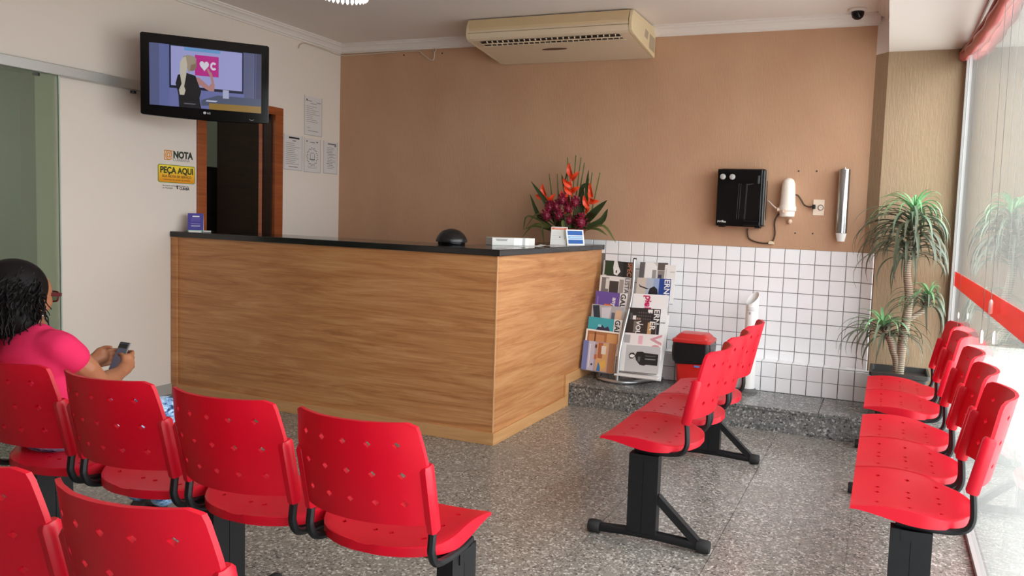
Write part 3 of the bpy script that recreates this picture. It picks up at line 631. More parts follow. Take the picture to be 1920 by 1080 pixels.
for dx, dz in ((-.005, 0), (.005, 0), (0, .004)): put('pin_hole', MB().box((4.368+dx-.0015, -.0112, 1.546+dz-.0015), (4.368+dx+.0015, -.0102, 1.546+dz+.0015)), M_ink, so)
put('plug', MB().box((4.31, -.045, 1.535), (4.334, -.008, 1.566)), M_black, so, bevel=.004)
cdn = thing('cup_dispenser', (4.525, -.05, 1.305), 'tall chromed cup dispenser tube with a white cup at its foot', 'cup dispenser')
put('tube', MB().lathe([(.040, 1.365), (.040, 1.82), (.039, 1.822), (.037, 1.822), (.037, 1.365)], (4.524, -.052, 0), 28, cap=False), M_chrome, cdn, smooth=50)
put('lid', MB().lathe([(.040, 1.819), (.040, 1.823), (.012, 1.825)], (4.524, -.052, 0), 24), M_chrome, cdn)
put('hook', MB().tube([(4.524, -.02, 1.80), (4.524, -.02, 1.84)], .005, 8), M_silver, cdn)
put('paper_cup', MB().lathe([(.026, 1.306), (.038, 1.365), (.038, 1.367)], (4.524, -.052, 0), 24), M_paper, cdn, smooth=40)
put('wall_mount', MB().box((4.50, -.014, 1.40), (4.55, 0, 1.80)), M_silver, cdn)
# ------------------------------------------------------------------ ceiling fittings
dc = thing('dome_camera', (4.55, -.17, 2.84), 'black dome security camera under the ceiling by the window beam', 'camera')
put('mount', MB().lathe([(.062, 2.895), (.066, 2.905), (.062, H)], (4.55, -.175, 0), 24), M_crown, dc, smooth=40)
put('dome', MB().lathe([(.006, 2.843), (.022, 2.848), (.036, 2.860), (.043, 2.878), (.044, 2.896)], (4.55, -.175, 0), 24), M_gloss, dc, smooth=60)
lt = thing('ceiling_light', (1.27, -1.51, 2.86), 'ceiling light with white cut-glass drops peeking in at the top edge', 'ceiling light')
put('plate', MB().lathe([(.16, 2.895), (.16, H)], (1.27, -1.51, 0), 28), M_chrome, lt)
put('rim', MB().lathe([(.175, 2.875), (.175, 2.895), (.165, 2.895), (.165, 2.875)], (1.27, -1.51, 0), 28), pm('bronze', srgb(96, 70, 54), .4, .5), lt)
gd = MB().lathe([(.002, -.035), (.011, -.02), (.011, 0), (.002, .01)], (0,0,0), 8).mesh('glass_drop', pm('lit_glass', srgb(250, 250, 250), .1, emit=(1,1,1), es=1.2))
for k in range(30): link('glass_drop', gd, lt, Vector((1.27+.155*math.cos(2*math.pi*k/30), -1.51+.155*math.sin(2*math.pi*k/30), 2.872)) - lt.location)
put('diffuser', MB().lathe([(.13, 2.87), (.15, 2.885), (.15, 2.895)], (1.27, -1.51, 0), 28), MATS['lit_glass'], lt)
o = put('signal_cable', MB().tube(spline([(.014, -.56, 2.77), (.014, -.545, 2.80), (.014, -.50, 2.826), (.014, -.44, 2.832), (.014, -.2, 2.828), (.014, -.02, 2.822), (.2, -.014, 2.822), (.55, -.014, 2.826), (.84, -.014, 2.828), (.90, -.014, 2.80), (.985, -.014, 2.745), (1.02, -.014, 2.745), (1.028, -.014, 2.78), (1.028, -.014, 2.812)], 4), .005, 6), pm('cable_cream', srgb(206, 188, 170), .5), smooth=60); tag(o, 'thin cream cable tacked just below the plaster cornice', 'cable')
o = put('cable_ring', MB().tube([(1.028+.014*math.cos(a), -.014, 2.826+.014*math.sin(a)) for a in [2*math.pi*i/14 for i in range(15)]], .0045, 6), MATS['cable_cream'], smooth=60); tag(o, 'small cream ring hook where the cornice cable ends', 'hook')
# ------------------------------------------------------------------ rolled red blind and its cords
bl = thing('roller_blind', (5.235, -2.2, 2.4), 'rolled up red vinyl blind sagging along the top of the window', 'blind')
M_blind = pm('red_vinyl', srgb(160, 26, 26), .35)
pth = [(5.236, -.10, 2.575)] + [(5.236-.006*math.sin(k), -.10-.41*k, 2.575-.165*(1-((k-5.2)/5.2)**2)+.004*math.sin(3*k)) for k in range(1, 11)]
put('roll', MB().tube(spline(pth, 3), [.026+.006*math.sin(1.7*i) for i in range(len(spline(pth, 3)))], 10), M_blind, bl, smooth=60)
put('loose_fold', MB().tube(spline([(x+.012, y, z+.045) for x, y, z in pth], 3), [.018+.006*math.sin(2.3*i+1) for i in range(len(spline(pth, 3)))], 8), M_blind, bl, smooth=60)
put('bottom_bar', MB().tube([(x-.022, y, z+.022) for x, y, z in spline(pth, 2)], .008, 7), pm('blind_bar_red', srgb(150, 24, 24), .4), bl)  # bar in a slightly darker red than the roll
for k, (y, z0) in enumerate(((-2.343, 1.10), (-2.104, .945))):
    c = thing('blind_cord', (5.25, y, z0), ['thin blind cord hanging by the window with its white toggle on the red stripe', 'thin blind cord whose white toggle hangs below the red stripe'][k], 'cord', 'blind cords')
    put('cord', MB().tube([(5.25, y, z0), (5.248, y+.01, 2.40)], .0013, 5), col(112, 106, 102), c)
    put('toggle', MB().lathe([(.004, z0-.03), (.008, z0-.026), (.008, z0+.02), (.003, z0+.03)], (5.25, y, 0), 10), M_paper, c, smooth=40)
c = thing('blind_cord', (5.25, -.95, .9), 'beaded blind cord hanging beside the potted plant', 'cord', 'blind cords')
put('cord', MB().tube([(5.25, -.95, .62), (5.25, -.955, 2.44)], .0013, 5), col(112, 106, 102), c)
put('bead', MB().sphere((5.25, -.95, .92), (.006, .006, .02), 8, 6), M_paper, c); put('bead', MB().sphere((5.25, -.95, .80), (.005, .005, .012), 8, 6), M_paper, c)
# ------------------------------------------------------------------ things on the countertop
dm = thing('desk_dome', (2.165, -1.50, CT), 'black glossy dome-shaped holder standing on the countertop', 'holder')
put('dome', MB().lathe([(.090, .018), (.102, .018), (.104, .026), (.096, .048), (.081, .072), (.058, .091), (.030, .102), (.004, .106)], (2.165, -1.50, CT), 32), M_black, dm, smooth=60)
put('base', MB().lathe([(.088, 0), (.090, .004), (.090, .020)], (2.165, -1.50, CT), 28), M_gloss, dm, smooth=40)
put('rim_mark', MB().tube([(2.165+.0985*math.cos(a), -1.50+.0985*math.sin(a), CT+.034) for a in [math.radians(-62+34*i/8) for i in range(9)]], .0028, 6), col(92, 88, 84), dm)
d_ = Vector((.207, .245, 0)).normalized(); n_ = Vector((d_.y, -d_.x, 0)); b0 = Vector((2.318, -1.225, CT))
bx_ = thing('carton', (2.40, -1.10, CT), 'small flat white cardboard carton near the corner of the countertop', 'box')
put('box_body', MB().obox(b0+d_*.16-n_*.06+Vector((0,0,.026)), d_*.16, n_*.06, (0,0,.026)), col(222, 220, 214), bx_, bevel=.002)
put('label_panel', MB().obox(b0+d_*.215+n_*.0004+Vector((0,0,.026)), d_*.055, n_*.0006, (0,0,.025)), col(250, 250, 248), bx_)
put('stripe', MB().obox(b0+d_*.235+n_*.0012+Vector((0,0,.026)), d_*.010, n_*.0006, (0,0,.025)), col(176, 176, 174), bx_)
put('printed_text', MB().obox(b0+d_*.07+n_*.0006+Vector((0,0,.042)), d_*.045, n_*.0005, (0,0,.0025)).obox(b0+d_*.07+n_*.0006+Vector((0,0,.034)), d_*.038, n_*.0005, (0,0,.004)), col(158, 158, 154), bx_)
for k, (x, y, rz, lb) in enumerate(((2.52, -1.28, .3, 'loose white leaflet in front of the white carton on the countertop'), (2.545, -1.03, .9, 'curled white leaflet between the carton and the desk calendar'), (2.60, -.78, 1.4, 'white leaflet lying alone nearest the desk calendars'))):
    c_, s_ = math.cos(rz), math.sin(rz); g = []
    for j in range(2):
        for i in range(6):
            u = -.07+.028*i; v = -.045+.09*j; z = .0012+.010*(max(0, i-3)/2)**2*(1 if k == 1 else .25)
            g.append((x+u*c_-v*s_, y+u*s_+v*c_, CT+z))
    top = g; bot = [(a, b, z-.001) for a, b, z in g]
    fs = [(i, i+1, i+7, i+6) for i in range(5)]; fs += [tuple(12+q for q in f[::-1]) for f in fs]
    fs += [(i+1, i, 12+i, 13+i) for i in range(5)] + [(6+i, 7+i, 19+i, 18+i) for i in range(5)] + [(0, 6, 18, 12), (11, 5, 17, 23)]
    tag(put('leaflet', MB().add(top+bot, fs), M_paper), lb, 'leaflet')
def tent(name, p0, p1, h, depth, front, label, cat):
    p0, p1 = Vector(p0), Vector(p1); d = (p1-p0); w = d.length; d.normalize(); n = Vector((d.y, -d.x, 0)); t = thing(name, (p0+p1)/2, label, cat)
    top = (p0+p1)/2 - n*depth*.5 + Vector((0,0,h)); up_ = (top-(p0+p1)/2); L_ = up_.length; up_.normalize(); fn = d.cross(up_); fn = -fn if fn.dot(n) < 0 else fn
    put('front_sheet', MB().obox((p0+p1)/2+up_*L_/2, d*(w/2), up_*(L_/2), fn*.0012), front, t)
    bk = ((p0+p1)/2 - n*depth); ub = (top-bk); lb = ub.length; ub.normalize()
    put('back_sheet', MB().obox(bk+ub*lb/2, d*(w/2), ub*(lb/2), fn*.0012), M_paper, t)
    put('foot_sheet', MB().obox((p0+p1)/2 - n*depth*.5+Vector((0,0,.001)), d*(w/2), n*(depth/2), (0,0,.001)), M_paper, t)
    def mark(u0, u1, v0, v1, m, nm='print', lay=1): put(nm, MB().obox((p0+p1)/2+d*((u0+u1)/2-.5)*w+up_*L_*(v0+v1)/2+fn*(.0014+.0004*lay), d*(w*(u1-u0)/2), up_*(L_*(v1-v0)/2), fn*.0003), m, t)
    return t, mark
t, mk = tent('desk_calendar', (2.455, -.565, CT), (2.575, -.53, CT), .135, .09, M_paper, 'white tent calendar with an orange header in front of the flower pot', 'calendar')
mk(.04, .96, .84, .95, col(232, 118, 84), 'header'); mk(.2, .8, .87, .92, col(244, 190, 170), 'header_text', 2)
for k in range(5): mk(.12, .5+.07*k, .70-.1*k, .71-.1*k, col(196, 192, 190))
mk(.52, .60, .40, .45, M_ink)
t, mk = tent('desk_calendar', (2.588, -.545, CT), (2.672, -.40, CT), .118, .05, M_paper, 'white tent calendar with blue blocks beside the orange-headed one', 'calendar')
mk(.08, .92, .64, .92, col(28, 92, 168), 'blue_block'); mk(.08, .92, .10, .36, col(28, 92, 168), 'blue_block'); mk(.08, .92, .40, .60, col(140, 178, 212), 'pale_block'); mk(.2, .9, .49, .52, col(210, 224, 236), 'text_line', 2)
t, mk = tent('desk_calendar', (.10, -1.752, CT), (.172, -1.68, CT), .135, .06, col(70, 62, 150), 'blue tent card standing on the countertop end against the white wall', 'calendar')
mk(.0, 1, .0, .10, col(96, 176, 160), 'green_band'); mk(.3, .75, .80, .86, M_paper, 'logo'); mk(.22, .8, .30, .33, M_paper, 'text_line'); mk(.22, .8, .42, .44, col(170, 166, 214), 'text_line')
for k in range(4): mk(.2, .8, .72-.05*k, .735-.05*k, col(120, 112, 190), 'text_line')
pn = thing('card_stack', (.17, -1.69, CT), 'small stack of white cards and a pen at the foot of the blue tent card', 'card stack')
put('card', MB().obox((.175, -1.752, CT+.006), (.03, .028, 0), (-.010, .011, 0), (0,0,.006)), M_paper, pn)
put('pen', MB().tube([(.212, -1.712, CT+.007), (.25, -1.68, CT+.007)], .006, 8), col(232, 230, 226), pn); put('pen_tip', MB().tube([(.25, -1.68, CT+.007), (.265, -1.667, CT+.007)], [.005, .002], 8), M_black, pn)
# ------------------------------------------------------------------ tropical flower arrangement
fl = thing('flower_arrangement', (2.475, -.28, CT), 'tropical flower arrangement with orange heliconias and burgundy ginger in a dark red pot', 'flower arrangement')
fc = Vector((2.475, -.28, CT)); rg = random.Random(7)
put('pot', MB().lathe([(.085, 0), (.10, .005), (.125, .05), (.142, .10), (.148, .125), (.140, .125), (.12, .11)], fc, 28), pm('dark_red_glaze', srgb(104, 24, 24), .18), fl, smooth=50)
put('soil', MB().lathe([(.001, .118), (.135, .112)], fc, 20, cap=False), col(40, 34, 22), fl)
M_lf = pm('deep_leaf', srgb(52, 66, 34), .4); M_lf2 = pm('olive_leaf', srgb(92, 96, 48), .45)
M_hel = pm('heliconia_orange', srgb(236, 70, 26), .4); M_gin = pm('ginger_burgundy', srgb(132, 24, 52), .45); M_gin2 = pm('ginger_pink', srgb(178, 50, 84), .45)
def blade(path, w, fold=.25, th=.0012, nrm=None, wf=None):
    P_ = spline(path, 4); n = len(P_); mb = MB(); vv = []
    for i, p in enumerate(P_):
        t = (P_[min(i+1, n-1)]-P_[max(i-1, 0)]).normalized(); s = i/(n-1)
        side = t.cross(Vector(nrm) if nrm else Vector((0,0,1)))
        side = side.normalized() if side.length > 1e-4 else Vector((1,0,0)); nn = side.cross(t)
        k = w*(wf(s) if wf else (math.sin(math.pi*min(1, .08+s*.92))**.8)); k = max(k, .0006)
        vv += [p-side*k+nn*k*fold, p-nn*th, p+side*k+nn*k*fold, p+nn*th]
    fs = []
    for i in range(n-1):
        for a in range(4): b = (a+1) % 4; fs.append((i*4+a, i*4+b, i*4+4+b, i*4+4+a))
    fs += [(3,2,1,0), ((n-1)*4, (n-1)*4+1, (n-1)*4+2, (n-1)*4+3)]
    return mb.add(vv, fs)
def fpx(x, y, yy): # offsets in the picture plane of the bouquet (pixels from the pot centre) to metres
    return Vector((fc.x + (x-1058)*.00445, fc.y+yy, fc.z + (460-y)*.00415 - .02))
for i, (a, b, c, w) in enumerate((((1035,430),(1005,405),(986,362),.020), ((1040,425),(1022,380),(992,338),.022), ((1060,410),(1052,360),(1038,322),.022), ((1085,420),(1110,398),(1140,370),.032), ((1085,425),(1120,410),(1132,385),.026), ((1080,415),(1085,385),(1089,350),.032), ((1095,380),(1098,350),(1104,315),.014), ((1078,365),(1085,345),(1100,340),.018), ((1100,410),(1108,400),(1118,396),.028), ((1060,380),(1050,345),(1060,300),.008))):
    yy = rg.uniform(-.08, .08)
    put('leaf', blade([fpx(*a, yy*.3), fpx(*b, yy), fpx(*c, yy*1.6)], w, .35, nrm=(0,-1,0)), M_lf, fl, smooth=60)
for i, (a, b, c) in enumerate((((1035,428),(1000,420),(973,450)), ((1032,432),(1000,424),(976,432)), ((1030,425),(985,405),(978,432)), ((1040,440),(1015,425),(1020,458)), ((1095,428),(1130,418),(1156,448)), ((1095,425),(1120,425),(1140,436)), ((1034,420),(1005,400),(982,428)))):
    put('grass_blade', blade([fpx(*a, -.02), fpx(*b, -.05), fpx(*c, -.07)], .012, .3, nrm=(0,-.7,.7)), M_lf2, fl, smooth=60)
for x0, y0, x1, y1 in ((1060,400,1066,286), (1058,400,1050,290), (1064,400,1076,290), (1035,410,1015,322), (1042,410,1031,322), (1090,400,1098,318), (1095,400,1113,318), (1080,400,1092,330), (1068,390,1083,300)):
    put('stick', MB().tube([fpx(x0, y0+25, .02), fpx(x1, y1, .03)], [.0075, .005], 6), M_lf2, fl)
def heliconia(pts, tips):
    h = put('heliconia_stem', MB().tube([fpx(x, y, -.03) for x, y in pts], .006, 7), M_hel, fl)
    for (bx0, by0), (tx, ty) in tips:
        a = fpx(bx0, by0, -.03); b = fpx(tx, ty, -.05)
        put('bract', blade([a, (a+b)/2+Vector((0,-.01,-.006)), b], .030, .8, .004, nrm=(0,-1,0), wf=lambda s: (1-s)**.6*(.55+.9*min(s*3, 1)*.5)), M_hel, h, smooth=60)
heliconia([(1066,410),(1066,350),(1062,330),(1060,318)], [((1064,325),(1061,302)), ((1066,333),(1081,318)), ((1064,345),(1050,331)), ((1067,355),(1083,346)), ((1066,358),(1053,345))])
heliconia([(1030,400),(1018,372),(1012,355)], [((1015,365),(1011,342)), ((1016,368),(998,364)), ((1024,378),(1036,360)), ((1028,380),(1020,366))])
heliconia([(1090,410),(1098,375),(1102,355)], [((1104,365),(1102,338)), ((1102,372),(1120,372)), ((1098,382),(1091,362)), ((1096,390),(1103,384))])
heliconia([(1055,400),(1052,372)], [((1053,372),(1049,354)), ((1054,374),(1062,358))])
for k, (x, y, r) in enumerate(((1052,372,.050), (1076,376,.048), (1028,386,.048), (1024,402,.054), (1048,402,.050), (1068,410,.042), (1090,412,.062), (1040,384,.046), (1063,388,.044))):
    c = fpx(x, y, -.06-.02*(y > 395)); mb = MB(); mb.sphere(c, (r*.6, r*.6, r*.75), 10, 7)
    for q in range(34):
        t = math.acos(1-2*(q+.5)/34); a = 2.4*q; d = Vector((math.sin(t)*math.cos(a), math.sin(t)*math.sin(a), math.cos(t)))
        p = c + Vector((d.x*r*.55, d.y*r*.55, d.z*r*.7)); e = p + (d+Vector((0,0,.7))).normalized()*r*.55
        s = d.cross(Vector((0,0,1))); s = s.normalized()*r*.26 if s.length > .01 else Vector((r*.26,0,0))
        m_ = (p+e)/2 + d*r*.16
        mb.add([p, m_-s, e, m_+s, m_-d*.004], [(0,1,2), (0,2,3), (0,4,1), (1,4,2), (2,4,3), (3,4,0)], q % 3 == 0)
    put('ginger_flower', mb, [M_gin, M_gin2], fl)
for k in range(26):
    a = 2*math.pi*k/26; r0 = .06+.05*rg.random(); p = fc + Vector((r0*math.cos(a), r0*math.sin(a), .11)); q = fc + Vector((.15*math.cos(a), .11*math.sin(a), .17+.10*rg.random()))
    put('filler_leaf', blade([p, (p+q)/2+Vector((0,0,.03)), q], .028, .3), M_lf if k % 2 else M_lf2, fl, smooth=60)
# ------------------------------------------------------------------ magazine rack on the step
rk = thing('magazine_rack', (3.005, -.30, ST), 'silver tubular magazine rack standing on the granite step against the counter', 'magazine rack')
pole = spline([(3.004, -.47, ST+.02), (3.005, -.465, .28), (3.006, -.44, .42), (3.012, -.36, .60), (3.016, -.265, .76), (3.012, -.20, .90), (3.003, -.165, 1.095)], 5)
put('pole', MB().tube(pole, .013, 12), M_silver, rk, smooth=60)
put('base_tube', MB().tube(spline([(2.76, -.16, ST+.014), (2.80, -.33, ST+.014), (2.86, -.43, ST+.014), (3.0, -.478, ST+.014), (3.12, -.42, ST+.014), (3.27, -.155, ST+.014)], 5), .014, 10), M_silver, rk, smooth=60)
put('pole_top_cap', MB().lathe([(.0135, 0), (.0135, .012), (.009, .014)], (3.003, -.15, 1.093), 12), M_rubber, rk)
def rackpt(z):   # pole depth at height z
    for a, b in zip(pole, pole[1:]):
        if a.z <= z <= b.z: return a.y+(b.y-a.y)*(z-a.z)/(b.z-a.z)
    return pole[-1].y if z > pole[-1].z else pole[0].y
lm_ = pm('wire_grey', srgb(150, 150, 150), .4, .5)
# each magazine: (column, top z, visible texture list); covers are printed in flat colour blocks
prevm = {}
def magazine(side, ztop, hgt, x0, x1, base, prints, words, label, dy=0.0, tilt=.18, spread=None):
    zb = ztop-hgt; lean = .20; y = rackpt(max(zb+.06, .30)) + .03
    if side in prevm and dy <= 0: y = min(y, prevm[side][0] + lean*(zb-prevm[side][1]) - .0095)
    if dy > 0: y += dy
    else: prevm[side] = (y, zb)
    o = Vector(((x0+x1)/2, y, zb)); ux = Vector((1, .0, tilt*.10 if side else -.03)).normalized(); uy = Vector((0, lean, 1)).normalized(); un_ = ux.cross(uy); un_ = un_ if un_.y < 0 else -un_
    w = (x1-x0); t = thing('magazine', (o.x, o.y, o.z), label, 'magazine', 'magazines in the rack')
    put('pages', MB().obox(o+uy*hgt/2, ux*(w/2), uy*(hgt/2), un_*.003), M_paper, t)
    cv = put('cover', MB().obox(o+uy*hgt/2+un_*.0034, ux*(w/2), uy*(hgt/2), un_*.0004), base, t)
    for k, (a, b, c, d, m) in enumerate(prints):   # a..b across, c..d up (0..1); m colour; polygons when a is a list
        lay = un_*(.0040+.00012*(k+1))
        if isinstance(a, list): pts = [o+ux*((p-.5)*w)+uy*(q*hgt)+lay for p, q in a]; put('cover_print', MB().poly(pts), m, cv)
        else: put('cover_print', MB().poly([o+ux*((p-.5)*w)+uy*(q*hgt)+lay for p, q in ((a,c),(b,c),(b,d),(a,d))]), m, cv)
    for s, sz, p, q, m in words:                   # masthead runs down the right side, letters turned on their side
        p = min(p, .985-.74*sz/w); sz = min(sz, hgt*1.15/max(1, len(s))/.62)
        text('masthead', s, sz, o+ux*((p-.5)*w)+uy*(q*hgt)+un_*.0062, -uy, ux, m, cv, bold=sz*.02, ext=.0002)
    # wire pocket that holds it
    put('wire_pocket', MB().tube([o+ux*(-w*.46)+uy*.03-un_*.006, o+ux*(-w*.46)-un_*.002-uy*.004, o+ux*(w*.46)-un_*.002-uy*.004, o+ux*(w*.46)+uy*.03-un_*.006], .003, 6), lm_, rk)
K = lambda *a: col(*a)
bl_, wh_ = K(30, 28, 30), K(236, 234, 232)
XL, XR = 2.712, 3.024
magazine(0, 1.075, .21, 2.735, 2.985, K(52, 50, 50), [([(0,1),(0,.4),(.14,.4),(.04,1)],0,0,0,K(200,196,190)), (.06,.34,.45,.95,K(44,62,38)), ([(.36,1),(.46,1),(.52,.8),(.60,.62),(.50,.45),(.38,.5),(.34,.75)],0,0,0,wh_), (.44,.48,.55,.65,bl_), (.68,.78,.40,1,K(34,32,34))], [('SPEC', .05, .86, .97, K(214,150,120))], 'dark magazine lettered SPEC at the top left of the rack')
magazine(0, .957, .21, 2.728, 2.985, K(226,222,220), [(.06,.30,.30,.93,K(120,112,108)), (.32,.62,.36,.82,K(66,58,56)), (.64,.78,.36,.90,K(160,150,144)), (.20,.30,.5,.9,K(214,208,204))], [('LISTA', .05, .83, .98, K(110,104,100))], 'white-framed grey interior magazine, second row left in the rack', -.012)
magazine(0, .835, .20, 2.722, 2.985, K(104,80,156), [(.76,1,0,1,K(230,228,228)), (.30,.52,.25,.52,K(232,120,50)), (.06,.09,.2,.8,K(150,130,190))], [('GALLE', .058, .80, .98, bl_), ('any', .05, .55, .80, wh_)], 'purple magazine with an orange blot, third row left in the rack', -.02)
magazine(0, .735, .20, 2.716, 2.985, K(176,172,176), [([(.02,.95),(.22,.98),(.30,.4),(.1,.4)],0,0,0,K(44,54,68)), ([(.3,.9),(.6,.95),(.55,.4),(.34,.4)],0,0,0,K(206,206,214)), (.74,.92,.35,.85,K(214,180,148)), (.62,.72,.45,.75,K(90,92,104))], [], 'pale grey magazine with dark streaks, fourth row left in the rack', -.03)
magazine(0, .640, .19, 2.708, 2.985, K(64,164,176), [(.76,1,0,1,K(232,232,232)), ([(.22,.4),(.30,.62),(.42,.72),(.5,.6),(.6,.68),(.70,.4)],0,0,0,K(52,48,78)), (.30,.40,.62,.72,K(150,214,220))], [('GALLE', .058, .80, .98, bl_)], 'turquoise magazine with a striped masthead, fifth row left in the rack', -.04)
magazine(0, .548, .18, 2.705, 2.985, K(240,236,230), [(.05,.95,.05,.93,K(168,110,70)), (.10,.55,.5,.8,K(196,136,92)), (.62,.92,.3,.88,K(204,150,96)), (.26,.30,.4,.9,K(110,64,40))], [], 'white-edged magazine with a brown wooden scene, sixth row left in the rack', -.05)
magazine(0, .462, .225, 2.698, 2.968, K(176,160,176), [(0,.16,0,1,K(118,128,182)), (.16,.36,0,1,K(196,190,206)), (.20,.23,.1,.9,K(226,226,236)), (.42,.76,.02,.98,K(214,164,112)), (.46,.60,.45,.98,K(170,100,72)), (.78,1,0,1,K(168,118,84)), ([(.46,.02),(.50,.3),(.56,.3),(.58,.02)],0,0,0,K(60,120,180)), ([(.52,.30),(.70,.42),(.74,.2),(.6,.08)],0,0,0,K(224,176,88)), (.36,.44,.40,.56,K(190,104,70)), (.36,.42,.78,.90,K(96,50,48)), (.56,.70,.60,.88,K(226,214,200)), (.28,.33,.18,.24,bl_)], [], 'magazine with sunlit bathers and lilac sky, lowest on the left of the rack', -.055)
magazine(1, 1.082, .21, 3.04, 3.27, K(206,202,200), [(.0,.18,.3,1,K(96,92,92)), ([(.20,1),(.48,1),(.62,.85),(.62,.4),(.20,.4)],0,0,0,wh_), (.46,.60,.4,.72,K(150,146,146)), (.64,.98,.72,1,K(92,84,80)), (.66,.95,.4,.70,K(140,130,126)), (.68,.80,.42,.55,K(60,60,84))], [], 'magazine with a white curl and grey room at the top right of the rack', 0)
magazine(1, 1.072, .30, 3.245, 3.335, K(232,228,226), [(.1,.2,.1,.9,K(210,206,204)), (.5,.9,.8,.83,K(196,192,190))], [], 'plain white folder sticking out behind the top right magazine', .012)
magazine(1, .962, .21, 3.035, 3.31, K(150,170,206), [(0,.30,.2,1,K(206,192,180)), (.28,.5,.2,1,K(176,184,200)), (.66,1,.2,1,K(28,62,140)), ([(.36,.42),(.40,.62),(.52,.70),(.62,.60),(.66,.35),(.46,.35)],0,0,0,K(28,26,34)), ([(.06,.78),(.10,.66),(.30,.58),(.38,.60),(.30,.63),(.12,.70)],0,0,0,K(48,40,44))], [('ERNO', .062, .86, .98, wh_)], 'blue magazine with a dark arched shape lettered ERNO in the rack', -.012)
magazine(1, .842, .21, 3.03, 3.315, K(238,236,236), [([(.36,.55),(.44,.6),(.50,.9),(.46,.9),(.40,.7),(.34,.62)],0,0,0,K(196,36,96)), ([(.28,.42),(.34,.5),(.34,.4)],0,0,0,K(70,66,66))], [('pink', .075, .36, .96, K(200, 34, 96))], 'plain white magazine with pink script in the right column of the rack', -.02)
magazine(1, .737, .20, 3.01, 3.275, K(44,40,40), [(.10,.16,.1,.8,K(96,92,92)), (.18,.28,.25,.70,wh_), (.30,.42,.55,.62,K(190,150,136)), (.62,.76,.82,.96,wh_)] + [(.34+.07*i, .38+.07*i, .2+.12*j, .25+.12*j, K(96,90,88)) for i in range(6) for j in range(6)], [('ERN', .062, .85, .98, wh_)], 'black and white dotted magazine lettered ERN in the right column', -.03)
magazine(1, .650, .19, 3.0, 3.255, K(56,44,40), [(.74,.86,.25,.92,K(196,156,108)), (.30,.46,.5,.95,K(120,112,104)), (.52,.60,.80,.84,K(220,216,210))], [('VOU', .052, .38, .96, wh_), ('ER', .062, .90, .98, wh_)], 'dark brown magazine with a gold patch in the right column', -.04)
magazine(1, .552, .19, 2.995, 3.325, K(236,230,230), [(.02,.62,.24,.46,K(206,140,150)), (.0,.16,.30,.50,K(176,40,76)), (.66,.96,.26,.50,K(232,170,164)), (.42,.52,.58,.92,K(232,180,196)), (.08,.22,.60,.92,K(176,172,174)), (.34,.60,.34,.44,K(96,56,60))], [('VO', .12, .88, 1.0, K(214,150,160))], 'white and pink magazine with large V O letters in the rack', -.05)
magazine(1, .465, .20, 3.003, 3.315, K(196,196,198), [(0,.14,0,1,wh_), ([(.22,.60),(.26,.70),(.34,.72),(.40,.62),(.34,.50),(.26,.48)],0,0,0,bl_), ([(.24,.60),(.30,.66),(.38,.62),(.34,.53),(.27,.53)],0,0,0,wh_), ([(.38,.60),(.42,.76),(.56,.78),(.62,.74),(.96,.72),(.96,.30),(.68,.30),(.62,.26),(.52,.28),(.42,.44)],0,0,0,bl_), (.64,.90,.50,.53,K(150,150,152)), (.64,.90,.62,.64,K(120,120,124)), (.46,.52,.40,.58,K(90,90,94))], [], 'grey magazine with a person in black, lowest on the right of the rack', -.055)
put('bottom_shelf', MB().box((2.99, -.50, .235), (3.325, -.40, .245)), wh_, rk); put('back_plate', MB().obox((3.17, -.33, .45), (.16, 0, 0), (0, .08, .24), (0, .002, -.0006)), wh_, rk)
# ------------------------------------------------------------------ waste bin and cup bin on the step
wb_ = thing('waste_bin', (3.545, -.30, ST), 'red swing-lid waste bin lined with a black bag on the step', 'waste bin')
M_bin = pm('bin_red', srgb(206, 34, 30), .3)
def rrect(w, d, z, r=.03, n=5):
    out = []
    for cx_, cy_, a0 in ((w-r, d-r, 0), (-w+r, d-r, 90), (-w+r, -d+r, 180), (w-r, -d+r, 270)):
        for k in range(n): a = math.radians(a0+90*k/(n-1)); out.append((cx_+r*math.cos(a), cy_+r*math.sin(a), z))
    return out
def loft(rings, c, mi=0):
    mb = MB(); n = len(rings[0]); vv = [Vector(c)+Vector(p) for r in rings for p in r]
    fs = [(i*n+k, i*n+(k+1) % n, i*n+n+(k+1) % n, i*n+n+k) for i in range(len(rings)-1) for k in range(n)] + [tuple(reversed(range(n))), tuple(range((len(rings)-1)*n, len(rings)*n))]
    return mb.add(vv, fs, mi)
bc = (3.545, -.30, ST)
put('bucket', loft([rrect(.098, .085, .0), rrect(.104, .09, .02), rrect(.124, .108, .335), rrect(.130, .114, .34), rrect(.130, .114, .352)], bc), M_bin, wb_, smooth=45)
rg = random.Random(3); rings = []
for z, k in ((.20, 1.06), (.215, 1.10), (.26, 1.13), (.32, 1.15), (.352, 1.12), (.356, 1.06)):
    rings.append([(x*k+rg.uniform(-.004, .004), y*k+rg.uniform(-.004, .004), zz+rg.uniform(-.012, .012)*(1 if z < .3 else .2)) for x, y, zz in rrect(.124, .108, z, .03, 8)])
put('bin_liner', loft(rings, bc), pm('black_bag', srgb(22, 21, 24), .22), wb_, smooth=30)
put('lid_rim', loft([rrect(.140, .122, .350), rrect(.145, .127, .356), rrect(.145, .127, .372), rrect(.132, .115, .382)], bc), pm('lid_red', srgb(196, 44, 42), .3), wb_, smooth=35)
put('swing_flap', loft([rrect(.125, .108, .380), rrect(.122, .105, .392), rrect(.098, .085, .415), rrect(.09, .06, .418)], bc), MATS['lid_red'], wb_, smooth=35)
put('blue_tag', MB().box((3.578, -.4205, ST+.178), (3.618, -.4185, ST+.192)), col(80, 130, 196), wb_)
cbn = thing('cup_bin', (3.945, -.215, ST), 'white tube bin for used cups with an open slanted mouth', 'cup bin')
